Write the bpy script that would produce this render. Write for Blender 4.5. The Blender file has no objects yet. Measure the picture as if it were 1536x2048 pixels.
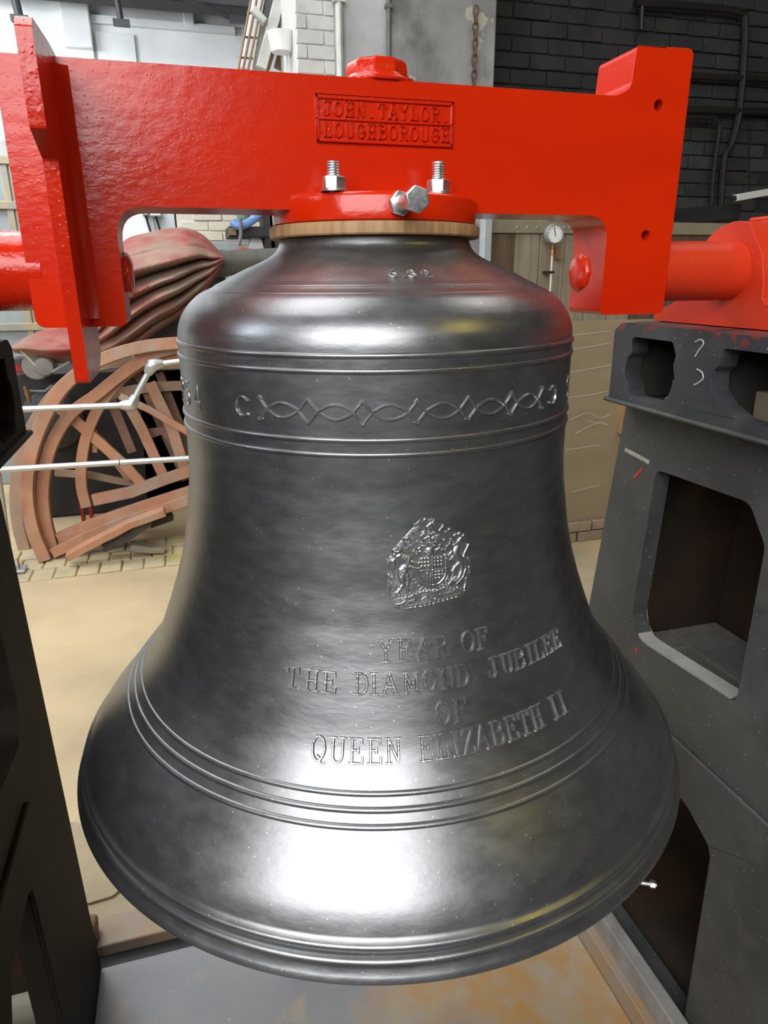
import bpy, bmesh, math, random
import numpy as np
from mathutils import Vector, Matrix
from mathutils.geometry import tessellate_polygon

# ------------------------------------------------------------------ camera, light, exposure
# Axes: x along the headstock, y away from the viewer, z up.  Bell axis is x = y = 0, and
# lengths were measured from a datum LIFT metres above the floor.
LIFT = 1.55
scene = bpy.context.scene
F_PX = 1375.624
CAM = np.array([-0.27571, -1.01168, 0.0])
FW = np.array([0.25828823, 0.91053075, -0.32283269])
RT = np.array([0.96142019, -0.27500855, -0.00644365])
UP = np.array([0.09464889, 0.30871354, 0.94643412])
cd = bpy.data.cameras.new('camera')
cam = bpy.data.objects.new('camera', cd)
scene.collection.objects.link(cam)
cd.sensor_fit = 'VERTICAL'
cd.sensor_height = 24.0
cd.lens = F_PX / 2048 * 24.0
cd.clip_start = 0.02
cam.matrix_world = Matrix(((RT[0], UP[0], -FW[0], CAM[0]), (RT[1], UP[1], -FW[1], CAM[1]),
                           (RT[2], UP[2], -FW[2], CAM[2] + LIFT), (0, 0, 0, 1)))
scene.camera = cam
scene.view_settings.view_transform = 'Standard'
scene.view_settings.look = 'None'
scene.view_settings.gamma = 1.0
scene.view_settings.exposure = 0.0
scene.view_settings.use_curve_mapping = False

world = bpy.data.worlds.new('world')
scene.world = world
world.use_nodes = True
bg = world.node_tree.nodes['Background']
bg.inputs[0].default_value = (0.75, 0.85, 1.0, 1)
bg.inputs[1].default_value = 0.2


def area(name, loc, target, sx, sy, power, color=(1, 1, 1), spread=180):
    l = bpy.data.lights.new(name, 'AREA')
    l.shape = 'RECTANGLE'
    l.size, l.size_y = sx, sy
    l.energy = power
    l.color = color
    l.spread = math.radians(spread)
    o = bpy.data.objects.new(name, l)
    scene.collection.objects.link(o)
    d = Vector(target) - Vector(loc)
    o.rotation_euler = d.to_track_quat('-Z', 'Y').to_euler()
    o.location = (loc[0], loc[1], loc[2] + LIFT)
    return o


# glazed roof bay behind the viewer (the big highlight on the bell), roof lights over the left of the hall
area('roof_light', (-2.35, -4.6, 2.5), (-0.1, 0.0, -0.2), 5.2, 3.3, 415, (0.98, 0.99, 1.0))
area('roof_light', (-2.4, 3.7, 3.7), (-2.1, 4.5, -0.8), 3.6, 2.4, 235, (0.95, 0.98, 1.0))
area('wall_fill_light', (-2.4, 4.2, 1.75), (-1.0, 6.0, 1.75), 1.2, 0.5, 50, (0.93, 0.97, 1.0))  # added fill out of view, brightens the whitewashed back wall
area('roof_light', (-1.3, 0.7, 4.0), (-0.6, 0.1, 0.0), 2.4, 2.0, 85, (0.97, 0.99, 1.0))
area('side_window', (-4.6, 0.6, 2.2), (0.0, 0.6, -0.5), 2.6, 1.6, 90, (0.80, 0.89, 1.0))
area('yellow_glint_light', (2.4, -3.0, 2.8), (0.2, 0.0, 0.1), 0.7, 0.4, 13, (1.0, 0.8, 0.12))  # added yellow light out of view, for yellow reflections on bell and headstock
area('roof_light', (2.6, 0.6, 3.6), (1.8, 2.4, -1.0), 1.6, 1.2, 26, (1.0, 0.96, 0.9))

# ------------------------------------------------------------------ helpers
C = scene.collection
rng = random.Random(7)


def P(px, py, v):
    """point of the picture ray (1536x2048 frame) at depth y = v"""
    d = F_PX * FW + (px - 768) * RT - (py - 1024) * UP
    t = (v - CAM[1]) / d[1]
    return CAM + t * d


def Pu(px, py, u):
    d = F_PX * FW + (px - 768) * RT - (py - 1024) * UP
    return CAM + (u - CAM[0]) / d[0] * d


def Pw(px, py, w):
    d = F_PX * FW + (px - 768) * RT - (py - 1024) * UP
    return CAM + (w - CAM[2]) / d[2] * d


def unit(a):
    a = np.asarray(a, float)
    return a / max(np.linalg.norm(a), 1e-12)


def smooth(pts, n=6):
    """Catmull-Rom through the points"""
    p = [np.asarray(q, float) for q in pts]
    p = [2 * p[0] - p[1]] + p + [2 * p[-1] - p[-2]]
    out = []
    for i in range(1, len(p) - 2):
        for k in range(n):
            t = k / n
            a, b, c, d = p[i - 1], p[i], p[i + 1], p[i + 2]
            out.append(0.5 * (2 * b + (c - a) * t + (2 * a - 5 * b + 4 * c - d) * t * t + (3 * b - a - 3 * c + d) * t ** 3))
    out.append(p[-2])
    return out


def rounded(poly, rad, n=5):
    """round the corners of a 2-D polygon; rad is one radius or one per corner"""
    out = []
    N = len(poly)
    for i in range(N):
        r = rad[i] if hasattr(rad, '__len__') else rad
        b = np.array(poly[i], float)
        a, c = np.array(poly[i - 1], float), np.array(poly[(i + 1) % N], float)
        if r <= 0:
            out.append(tuple(b)); continue
        ua, uc = unit(a - b), unit(c - b)
        ang = math.acos(max(-1, min(1, float(ua @ uc))))
        d = r / max(math.tan(ang / 2), 1e-6)
        d = min(d, 0.45 * np.linalg.norm(a - b), 0.45 * np.linalg.norm(c - b))
        p0, p1 = b + ua * d, b + uc * d
        for k in range(n + 1):
            t = k / n
            q = (1 - t) ** 2 * p0 + 2 * t * (1 - t) * b + t * t * p1
            out.append((float(q[0]), float(q[1])))
    return out


def circle(cx, cy, r, n=16, ph=0.0):
    return [(cx + r * math.cos(ph + 2 * math.pi * k / n), cy + r * math.sin(ph + 2 * math.pi * k / n)) for k in range(n)]


class MB:
    def __init__(self):
        self.v, self.f = [], []

    def add(self, vs, fs):
        o = len(self.v)
        self.v += [tuple(float(c) for c in q) for q in vs]
        self.f += [tuple(i + o for i in f) for f in fs]
        return self

    def box(self, lo, hi):
        x0, y0, z0 = lo; x1, y1, z1 = hi
        return self.add([(x0, y0, z0), (x1, y0, z0), (x1, y1, z0), (x0, y1, z0), (x0, y0, z1), (x1, y0, z1), (x1, y1, z1), (x0, y1, z1)],
                        [(3, 2, 1, 0), (4, 5, 6, 7), (0, 1, 5, 4), (1, 2, 6, 5), (2, 3, 7, 6), (3, 0, 4, 7)])

    def obox(self, c, a, b, d):
        c, a, b, d = (np.asarray(q, float) for q in (c, a, b, d))
        vs = [c + sa * a + sb * b + sd * d for sd in (-1, 1) for sa, sb in ((-1, -1), (1, -1), (1, 1), (-1, 1))]
        return self.add(vs, [(3, 2, 1, 0), (4, 5, 6, 7), (0, 1, 5, 4), (1, 2, 6, 5), (2, 3, 7, 6), (3, 0, 4, 7)])

    def prism(self, outer, lo, hi, axis, holes=()):
        """2-D polygon extruded along an axis: 'x' takes (y,z), 'y' takes (x,z), 'z' takes (x,y)"""
        def m(a, b, t):
            return {'x': (t, a, b), 'y': (a, t, b), 'z': (a, b, t)}[axis]
        loops = [list(outer)] + [list(h) for h in holes]
        tris = tessellate_polygon([[Vector((a, b, 0)) for a, b in L] for L in loops])
        flat = [q for L in loops for q in L]
        n = len(flat)
        vs = [m(a, b, lo) for a, b in flat] + [m(a, b, hi) for a, b in flat]
        fs = [tuple(t) for t in tris] + [tuple(i + n for i in reversed(t)) for t in tris]
        o = 0
        for L in loops:
            k = len(L)
            for i in range(k):
                j = (i + 1) % k
                fs.append((o + i, o + j, o + j + n, o + i + n))
            o += k
        return self.add(vs, fs)

    def tube(self, path, r, n=10, caps=True):
        path = [np.asarray(q, float) for q in path]
        rs = list(r) if hasattr(r, '__len__') else [r] * len(path)
        t0 = unit(path[1] - path[0])
        ref = np.array([0, 0, 1.0]) if abs(t0[2]) < 0.9 else np.array([1.0, 0, 0])
        nrm = unit(np.cross(t0, ref))
        vs, fs = [], []
        for i, q in enumerate(path):
            a, b = path[max(i - 1, 0)], path[min(i + 1, len(path) - 1)]
            t = unit(b - a)
            nrm = unit(nrm - t * (nrm @ t))
            bi = np.cross(t, nrm)
            for k in range(n):
                an = 2 * math.pi * k / n
                vs.append(q + rs[i] * (math.cos(an) * nrm + math.sin(an) * bi))
        for i in range(len(path) - 1):
            for k in range(n):
                j = (k + 1) % n
                fs.append((i * n + k, i * n + j, (i + 1) * n + j, (i + 1) * n + k))
        if caps:
            fs.append(tuple(range(n))[::-1])
            fs.append(tuple(range((len(path) - 1) * n, len(path) * n)))
        return self.add(vs, fs)

    def bar(self, path, hw, hd, depth):
        """rectangular section swept along a path; depth = direction of the section's depth"""
        path = [np.asarray(q, float) for q in path]
        dep = unit(depth)
        vs, fs = [], []
        for i, q in enumerate(path):
            t = unit(path[min(i + 1, len(path) - 1)] - path[max(i - 1, 0)])
            side = unit(np.cross(t, dep))
            dd = unit(np.cross(side, t))
            vs += [q + side * hw + dd * hd, q - side * hw + dd * hd, q - side * hw - dd * hd, q + side * hw - dd * hd]
        for i in range(len(path) - 1):
            for k in range(4):
                j = (k + 1) % 4
                fs.append((i * 4 + k, i * 4 + j, i * 4 + 4 + j, i * 4 + 4 + k))
        e = (len(path) - 1) * 4
        fs += [(3, 2, 1, 0), (e, e + 1, e + 2, e + 3)]
        return self.add(vs, fs)

    def lathe(self, prof, n=48, c=(0, 0, 0), axis='z', closed=False):
        """prof = [(r, h)], closed = the profile is a loop (ring)"""
        vs, fs = [], []
        m = len(prof)
        for k in range(n):
            an = 2 * math.pi * k / n
            ca, sa = math.cos(an), math.sin(an)
            for r, h in prof:
                q = {'z': (r * ca, r * sa, h), 'x': (h, r * ca, r * sa), 'y': (r * ca, h, r * sa)}[axis]
                vs.append((q[0] + c[0], q[1] + c[1], q[2] + c[2]))
        for k in range(n):
            j = (k + 1) % n
            for i in range(m if closed else m - 1):
                i2 = (i + 1) % m
                fs.append((k * m + i, j * m + i, j * m + i2, k * m + i2))
        if not closed:
            if prof[0][0] > 1e-6: fs.append(tuple(k * m for k in range(n))[::-1])
            if prof[-1][0] > 1e-6: fs.append(tuple(k * m + m - 1 for k in range(n)))
        return self.add(vs, fs)

    def build(self, name, mat, parent=None, shade=35, bevel=0, seg=2, origin=None):
        if parent is not None:
            org = np.array(parent['_org'])
        elif origin is not None:
            org = np.array(origin, float)
        else:
            a = np.array(self.v)
            lo, hi = a.min(0), a.max(0)
            org = np.array([(lo[0] + hi[0]) / 2, (lo[1] + hi[1]) / 2, lo[2]])
        me = bpy.data.meshes.new(name)
        me.from_pydata([(x - org[0], y - org[1], z - org[2]) for x, y, z in self.v], [], self.f)
        bm = bmesh.new(); bm.from_mesh(me)
        bmesh.ops.remove_doubles(bm, verts=bm.verts, dist=1e-6)
        bmesh.ops.recalc_face_normals(bm, faces=bm.faces)
        bm.to_mesh(me); bm.free()
        me.materials.append(mat)
        if shade:
            me.polygons.foreach_set('use_smooth', [True] * len(me.polygons))
            me.set_sharp_from_angle(angle=math.radians(shade))
        o = bpy.data.objects.new(name, me)
        C.objects.link(o)
        if parent is not None:
            o.parent = parent
        else:
            o.location = org
        o['_org'] = [float(q) for q in org]
        if bevel:
            b = o.modifiers.new('bevel', 'BEVEL')
            b.width = bevel; b.segments = seg; b.limit_method = 'ANGLE'; b.angle_limit = math.radians(40)
            b.harden_normals = False
        return o


def tag(o, label=None, cat=None, group=None, kind=None):
    for k, v in (('label', label), ('category', cat), ('group', group), ('kind', kind)):
        if v: o[k] = v
    return o


def thing(name, label, cat, loc, group=None):
    o = bpy.data.objects.new(name, None)
    C.objects.link(o)
    o.empty_display_size = 0.05
    o.location = loc
    o['_org'] = [float(q) for q in loc]
    return tag(o, label, cat, group)


# ------------------------------------------------------------------ materials
def mat(name, c1, c2=None, scale=8, detail=6, lo=0.35, hi=0.65, rough=0.6, rough2=None, metal=0.0, bump=0.0, bscale=60, bdetail=4,
        stretch=(1, 1, 1), bstretch=(1, 1, 1), specks=None, coat=0.0, beads=None, c3=None, scale3=2.0, lo3=0.5, hi3=0.7, spec=0.5, extra=None, emit=None):
    m = bpy.data.materials.new(name)
    m.use_nodes = True
    N, L = m.node_tree.nodes, m.node_tree.links
    b = N['Principled BSDF']
    b.inputs['Metallic'].default_value = metal
    b.inputs['Roughness'].default_value = rough
    b.inputs['Specular IOR Level'].default_value = spec
    if coat:
        b.inputs['Coat Weight'].default_value = coat
        b.inputs['Coat Roughness'].default_value = 0.08
    tc = N.new('ShaderNodeTexCoord')

    def noise(sc, de, st, rgh=0.55):
        mp = N.new('ShaderNodeMapping'); mp.inputs['Scale'].default_value = st
        L.new(tc.outputs['Object'], mp.inputs['Vector'])
        n = N.new('ShaderNodeTexNoise')
        n.inputs['Scale'].default_value = sc; n.inputs['Detail'].default_value = de; n.inputs['Roughness'].default_value = rgh
        L.new(mp.outputs[0], n.inputs['Vector'])
        return n.outputs['Fac']

    def ramp(fac, a, z, ca=(0, 0, 0, 1), cz=(1, 1, 1, 1)):
        r = N.new('ShaderNodeValToRGB')
        r.color_ramp.elements[0].position = a; r.color_ramp.elements[1].position = z
        r.color_ramp.elements[0].color = ca; r.color_ramp.elements[1].color = cz
        L.new(fac, r.inputs['Fac'])
        return r.outputs['Color']

    def mix(fac, a, z):
        x = N.new('ShaderNodeMix'); x.data_type = 'RGBA'
        L.new(fac, x.inputs['Factor'])
        for s, q in (('A', a), ('B', z)):
            sock = [i for i in x.inputs if i.name == s and i.type == 'RGBA'][0]
            if isinstance(q, tuple): sock.default_value = (*q, 1)
            else: L.new(q, sock)
        return [o for o in x.outputs if o.type == 'RGBA'][0]

    if c2 is None:
        b.inputs['Base Color'].default_value = (*c1, 1)
        col = None
    else:
        fac = noise(scale, detail, stretch)
        col = mix(ramp(fac, lo, hi), c1, c2)
        if rough2 is not None:
            mr = N.new('ShaderNodeMapRange')
            mr.inputs['From Min'].default_value = lo; mr.inputs['From Max'].default_value = hi
            mr.inputs['To Min'].default_value = rough; mr.inputs['To Max'].default_value = rough2
            L.new(fac, mr.inputs['Value']); L.new(mr.outputs[0], b.inputs['Roughness'])
    if c3 is not None:
        col = mix(ramp(noise(scale3, 5, (1, 1, 1)), lo3, hi3), col if col is not None else c1, c3)
    if specks is not None:                       # (colour, scale, size)
        v = N.new('ShaderNodeTexVoronoi'); v.inputs['Scale'].default_value = specks[1]
        L.new(tc.outputs['Object'], v.inputs['Vector'])
        col = mix(ramp(v.outputs['Distance'], specks[2] * 0.6, specks[2], (1, 1, 1, 1), (0, 0, 0, 1)), col if col is not None else c1, specks[0])
    if extra:
        col = extra(N, L, tc, mix, ramp, noise, col if col is not None else c1)
    if col is not None:
        L.new(col, b.inputs['Base Color'])
    if bump:
        bn = N.new('ShaderNodeBump')
        bn.inputs['Strength'].default_value = bump
        bn.inputs['Distance'].default_value = 0.01
        hgt = noise(bscale, bdetail, bstretch)
        if beads:
            vv = N.new('ShaderNodeTexVoronoi'); vv.inputs['Scale'].default_value = beads[0]
            L.new(tc.outputs['Object'], vv.inputs['Vector'])
            mr2 = N.new('ShaderNodeMapRange'); mr2.inputs['From Min'].default_value = 0.0; mr2.inputs['From Max'].default_value = beads[1]
            mr2.inputs['To Min'].default_value = beads[2]; mr2.inputs['To Max'].default_value = 0.0
            L.new(vv.outputs['Distance'], mr2.inputs['Value'])
            ad2 = N.new('ShaderNodeMath'); ad2.operation = 'ADD'
            L.new(hgt, ad2.inputs[0]); L.new(mr2.outputs[0], ad2.inputs[1]); hgt = ad2.outputs[0]
        L.new(hgt, bn.inputs['Height'])
        L.new(bn.outputs[0], b.inputs['Normal'])
    if emit:
        b.inputs['Emission Color'].default_value = (*emit[0], 1); b.inputs['Emission Strength'].default_value = emit[1]
    return m


M = {}
M['bell'] = mat('bell_metal', (0.245, 0.248, 0.256), (0.28, 0.28, 0.286), scale=26, rough=0.32, rough2=0.38, metal=0.90, spec=0.3, bump=0.030, bscale=70, bdetail=6,
                stretch=(1, 1, 2.5), bstretch=(1, 1, 2.6), specks=((0.9, 0.9, 0.9), 85, 0.075))
M['bell_relief'] = mat('bell_relief', (0.36, 0.36, 0.365), (0.42, 0.42, 0.42), scale=60, rough=0.24, rough2=0.34, metal=0.88, bump=0.10, bscale=300)
M['red'] = mat('red_gloss_paint', (0.62, 0.024, 0.002), (0.56, 0.018, 0.0015), scale=6, rough=0.14, rough2=0.20, bump=0.055, bscale=70, bdetail=8, beads=(120, 0.20, 0.9),
               stretch=(0.6, 1, 2), bstretch=(0.8, 1, 1.2), spec=0.5)
M['red_matt'] = mat('red_bearing_paint', (0.60, 0.040, 0.010), (0.54, 0.030, 0.008), scale=9, rough=0.42, rough2=0.5, bump=0.06, bscale=90, spec=0.35)
M['red_fin'] = mat('red_lumpy_paint', (0.60, 0.022, 0.002), (0.54, 0.016, 0.0015), scale=10, rough=0.13, rough2=0.2, bump=0.14, bscale=90, bdetail=8, beads=(120, 0.24, 0.6))
M['zinc'] = mat('zinc_plated_steel', (0.62, 0.64, 0.66), (0.72, 0.74, 0.75), scale=50, rough=0.32, rough2=0.42, metal=1.0, bump=0.03, bscale=200)
M['oak'] = mat('oak_packing', (0.42, 0.25, 0.115), (0.27, 0.145, 0.06), scale=26, lo=0.4, hi=0.7, rough=0.62, stretch=(4, 4, 0.5), bump=0.15, bscale=90, bstretch=(3, 3, 0.4))


def red_marks(N, L, tc, mix, ramp, noise, col):
    sx = N.new('ShaderNodeSeparateXYZ'); L.new(tc.outputs['Object'], sx.inputs[0])
    mr = N.new('ShaderNodeMapRange'); mr.inputs['From Min'].default_value = 1.395; mr.inputs['From Max'].default_value = 1.475
    L.new(sx.outputs['Z'], mr.inputs['Value'])
    mu = N.new('ShaderNodeMath'); mu.operation = 'MULTIPLY'
    L.new(mr.outputs[0], mu.inputs[0]); L.new(noise(30, 6, (1, 1, 1)), mu.inputs[1])
    return mix(ramp(mu.outputs[0], 0.43, 0.56), col, (0.33, 0.03, 0.015))


IRON = dict(scale=7, rough=0.50, rough2=0.68, bump=0.10, bscale=80, specks=((0.35, 0.35, 0.34), 60, 0.08), c3=(0.085, 0.083, 0.078), scale3=11, lo3=0.55, hi3=0.8)
M['iron'] = mat('grey_iron_paint', (0.040, 0.042, 0.043), (0.068, 0.068, 0.066), **IRON)
M['iron_top'] = mat('grey_iron_paint_with_overspray', (0.030, 0.033, 0.038), (0.052, 0.054, 0.057), extra=red_marks, **IRON)
M['iron_dark'] = mat('dirty_iron', (0.030, 0.026, 0.022), (0.055, 0.045, 0.036), scale=6, rough=0.7, bump=0.1, bscale=50)
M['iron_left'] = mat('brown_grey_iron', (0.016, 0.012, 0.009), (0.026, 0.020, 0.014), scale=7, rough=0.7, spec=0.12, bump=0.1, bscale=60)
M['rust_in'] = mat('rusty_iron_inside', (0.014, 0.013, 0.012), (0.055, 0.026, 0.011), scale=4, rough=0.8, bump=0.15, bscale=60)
M['dust'] = mat('dusty_ledge', (0.30, 0.29, 0.27), (0.22, 0.20, 0.18), scale=18, rough=0.8, bump=0.1)


def plate_rust(N, L, tc, mix, ramp, noise, col):
    sx = N.new('ShaderNodeSeparateXYZ'); L.new(tc.outputs['Object'], sx.inputs[0])
    ad = N.new('ShaderNodeMath'); ad.operation = 'MULTIPLY_ADD'
    L.new(sx.outputs['X'], ad.inputs[0]); ad.inputs[1].default_value = 0.55
    L.new(noise(3.2, 6, (1, 1, 1)), ad.inputs[2])
    c = mix(ramp(ad.outputs[0], 0.52, 0.66), col, mix(ramp(noise(14, 6, (1, 1, 1)), 0.38, 0.62), (0.42, 0.235, 0.085), (0.38, 0.30, 0.21)))
    return mix(ramp(noise(9, 5, (1, 1, 1)), 0.62, 0.72), c, (0.36, 0.30, 0.24))


M['plate'] = mat('rusting_steel_plate', (0.22, 0.225, 0.25), (0.30, 0.29, 0.29), scale=6, rough=0.42, rough2=0.6, bump=0.06, bscale=50, extra=plate_rust,
                 specks=((0.6, 0.57, 0.5), 22, 0.06))
M['plate2'] = mat('rusty_strip', (0.30, 0.26, 0.23), (0.38, 0.24, 0.12), scale=9, rough=0.6, bump=0.1)
M['floor'] = mat('tan_concrete', (0.60, 0.46, 0.27), (0.47, 0.36, 0.215), scale=2.2, detail=8, rough=0.75, bump=0.12, bscale=30, bdetail=8,
                 specks=((0.8, 0.75, 0.62), 11, 0.05), c3=(0.36, 0.31, 0.22), scale3=1.1, lo3=0.55, hi3=0.75)
M['floor_dark'] = mat('dark_rear_floor', (0.060, 0.060, 0.064), (0.10, 0.098, 0.095), scale=2.2, detail=8, rough=0.8, bump=0.12, bscale=30)
M['paver'] = mat('worn_yellow_paver', (0.53, 0.44, 0.25), (0.42, 0.36, 0.24), scale=9, rough=0.7, bump=0.15, bscale=40, c3=(0.60, 0.48, 0.15), lo3=0.55, hi3=0.7, scale3=4)
M['slab'] = mat('stone_slab', (0.47, 0.37, 0.23), (0.37, 0.295, 0.19), scale=5, rough=0.75, bump=0.15)
M['wheel'] = mat('salmon_primer_timber', (0.48, 0.235, 0.125), (0.37, 0.17, 0.10), scale=7, rough=0.7, bump=0.12, bscale=40,
                 specks=((0.58, 0.47, 0.38), 30, 0.09), c3=(0.37, 0.27, 0.20), scale3=4.5, lo3=0.48, hi3=0.66)
M['wheel_old'] = mat('dusty_brown_timber', (0.30, 0.215, 0.15), (0.40, 0.25, 0.155), scale=6, rough=0.75, bump=0.12, bscale=40)
M['wheel_dark'] = mat('dark_brown_timber', (0.16, 0.09, 0.062), (0.23, 0.125, 0.08), scale=6, rough=0.75, bump=0.12, bscale=40)
M['timber'] = mat('grey_timber', (0.20, 0.165, 0.125), (0.28, 0.23, 0.17), scale=9, rough=0.8, stretch=(0.4, 3, 3), bump=0.15)
M['timber_dark'] = mat('charred_timber', (0.05, 0.045, 0.04), (0.10, 0.085, 0.07), scale=9, rough=0.8, bump=0.15)
M['galv'] = mat('galvanised_tube', (0.50, 0.52, 0.52), (0.60, 0.61, 0.61), scale=18, rough=0.34, rough2=0.46, metal=0.85, bump=0.03)
M['tarp'] = mat('faded_red_tarpaulin', (0.27, 0.036, 0.028), (0.29, 0.080, 0.060), scale=4, rough=0.55, rough2=0.62, bump=0.07, bscale=26,
                c3=(0.28, 0.205, 0.15), scale3=2.2, lo3=0.38, hi3=0.56)
M['black'] = mat('sooty_black', (0.010, 0.010, 0.011), (0.022, 0.021, 0.02), scale=6, rough=0.6)
M['machine'] = mat('machine_grey', (0.20, 0.20, 0.19), (0.28, 0.27, 0.25), scale=10, rough=0.5, bump=0.06)
M['shaft'] = mat('oily_shaft', (0.085, 0.082, 0.074), (0.12, 0.115, 0.10), scale=10, rough=0.45, bump=0.06)
M['machine_dark'] = mat('greasy_machine', (0.035, 0.035, 0.036), (0.06, 0.06, 0.058), scale=10, rough=0.5, bump=0.06)
M['machine_red'] = mat('dull_red_machine', (0.35, 0.012, 0.010), rough=0.5)
M['whitewash'] = mat('whitewashed_wall', (0.78, 0.82, 0.85), (0.86, 0.89, 0.90), scale=1.6, detail=8, rough=0.85, bump=0.2, bscale=14, c3=(0.62, 0.66, 0.69), scale3=1.2, lo3=0.52, hi3=0.75)
M['cream'] = mat('cream_wall', (0.62, 0.57, 0.47), (0.54, 0.49, 0.40), scale=4, rough=0.85, bump=0.2, bscale=20)
M['pier'] = mat('grimy_plaster', (0.34, 0.34, 0.335), (0.22, 0.22, 0.217), scale=2.2, detail=8, rough=0.85, bump=0.25, bscale=14,
                c3=(0.15, 0.146, 0.14), scale3=3.2, lo3=0.48, hi3=0.66, extra=lambda N, L, tc, mix, ramp, noise, col: mix(ramp(noise(4.5, 4, (1, 1, 1)), 0.645, 0.66), col, (0.42, 0.39, 0.32)))
M['pier_pale'] = mat('pale_grey_plaster', (0.52, 0.53, 0.54), (0.42, 0.43, 0.44), scale=2.6, detail=8, rough=0.85, bump=0.25, bscale=14, c3=(0.33, 0.33, 0.335), scale3=3.4, lo3=0.52, hi3=0.72)
M['white_brick'] = mat('whitewashed_brick', (0.62, 0.61, 0.58), (0.50, 0.50, 0.49), scale=6, rough=0.85, bump=0.25, bscale=30, c3=(0.40, 0.40, 0.41), scale3=3, lo3=0.55, hi3=0.75)
M['dark_brick'] = mat('soot_grey_brick', (0.024, 0.025, 0.027), (0.040, 0.040, 0.040), scale=5, rough=0.85, bump=0.25, bscale=30)
M['dark_brick_pale'] = mat('soot_grey_brick_paler', (0.050, 0.052, 0.058), (0.036, 0.037, 0.040), scale=5, rough=0.85, bump=0.25, bscale=30)
M['mortar'] = mat('dark_mortar', (0.020, 0.020, 0.021), rough=0.9)
M['mortar_pale'] = mat('pale_mortar', (0.50, 0.50, 0.48), rough=0.9)
M['brick_red'] = mat('orange_brick', (0.42, 0.20, 0.10), (0.36, 0.22, 0.13), scale=12, rough=0.85, bump=0.2)
M['brick_dun'] = mat('dun_brick', (0.36, 0.28, 0.19), (0.28, 0.22, 0.16), scale=12, rough=0.85, bump=0.2)
M['ply'] = mat('stained_plywood', (0.33, 0.265, 0.165), (0.27, 0.21, 0.13), scale=3, rough=0.6, stretch=(0.5, 1, 2), bump=0.06, c3=(0.24, 0.195, 0.12), scale3=2.2, lo3=0.5, hi3=0.75)
M['board'] = mat('weathered_board', (0.20, 0.16, 0.105), (0.29, 0.245, 0.185), scale=8, rough=0.7, stretch=(3, 1, 0.25), bump=0.12, bscale=30, bstretch=(3, 1, 0.3))
M['board_dark'] = mat('dark_stained_board', (0.125, 0.085, 0.048), (0.075, 0.05, 0.03), scale=8, rough=0.7, stretch=(3, 1, 0.25), bump=0.12, bscale=30, bstretch=(3, 1, 0.3))
M['rail'] = mat('olive_rail', (0.185, 0.165, 0.11), (0.23, 0.205, 0.14), scale=9, rough=0.6, bump=0.08)
M['grey_post'] = mat('grey_painted_post', (0.30, 0.33, 0.34), (0.36, 0.39, 0.40), scale=9, rough=0.5)
M['white'] = mat('white_enamel', (0.80, 0.82, 0.80), rough=0.35)
M['brass'] = mat('dull_brass', (0.36, 0.20, 0.07), (0.24, 0.13, 0.06), scale=30, rough=0.4, metal=0.7)
M['pipe_white'] = mat('cream_pipe', (0.62, 0.58, 0.46), rough=0.5)
M['pipe_black'] = mat('black_pipe', (0.012, 0.012, 0.013), (0.02, 0.02, 0.02), scale=20, rough=0.5)
M['pipe_grey'] = mat('grey_pipe', (0.16, 0.165, 0.165), (0.11, 0.11, 0.11), scale=20, rough=0.5)
M['steel'] = mat('galvanised_angle', (0.52, 0.53, 0.49), (0.40, 0.41, 0.37), scale=12, rough=0.5, metal=0.3, bump=0.08)
M['rust'] = mat('rusty_steel', (0.26, 0.15, 0.07), (0.17, 0.12, 0.08), scale=14, rough=0.7, bump=0.15)
M['cabinet'] = mat('blue_grey_cabinet', (0.23, 0.26, 0.27), (0.30, 0.33, 0.33), scale=5, rough=0.5)
M['cabinet_rim'] = mat('cabinet_edges', (0.25, 0.25, 0.22), (0.36, 0.29, 0.16), scale=12, rough=0.6)
M['blue'] = mat('blue_plastic', (0.13, 0.24, 0.46), rough=0.4)
M['yellow'] = mat('dull_yellow', (0.48, 0.36, 0.09), (0.38, 0.30, 0.10), scale=14, rough=0.6)
M['green'] = mat('grey_green_plastic', (0.12, 0.22, 0.17), rough=0.5)
M['sign_green'] = mat('green_sign_face', (0.24, 0.50, 0.10), rough=0.4)
M['lampwhite'] = mat('lamp_tube', (0.62, 0.63, 0.60), rough=0.4)
M['chalk'] = mat('chalk', (0.55, 0.56, 0.56), rough=0.9)
M['cream_paint'] = mat('cream_paint_smear', (0.46, 0.43, 0.34), (0.30, 0.29, 0.24), scale=90, rough=0.9)
M['red_dab'] = mat('red_paint_dab', (0.42, 0.04, 0.02), rough=0.5)
M['ceiling'] = mat('dark_roof', (0.03, 0.03, 0.033), (0.05, 0.05, 0.052), scale=3, rough=0.8)
M['shade_wall'] = mat('dim_wall', (0.055, 0.052, 0.05), (0.035, 0.035, 0.033), scale=2, rough=0.85)
M['dim_floor'] = mat('dim_floor_grey', (0.24, 0.225, 0.165), (0.18, 0.17, 0.13), scale=5, rough=0.8, bump=0.15)
M['chain'] = mat('rusty_chain', (0.085, 0.06, 0.045), (0.14, 0.085, 0.05), scale=30, rough=0.7)

# ------------------------------------------------------------------ the room
FL = -LIFT


def struct(o):
    o['kind'] = 'structure'
    return o


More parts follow.
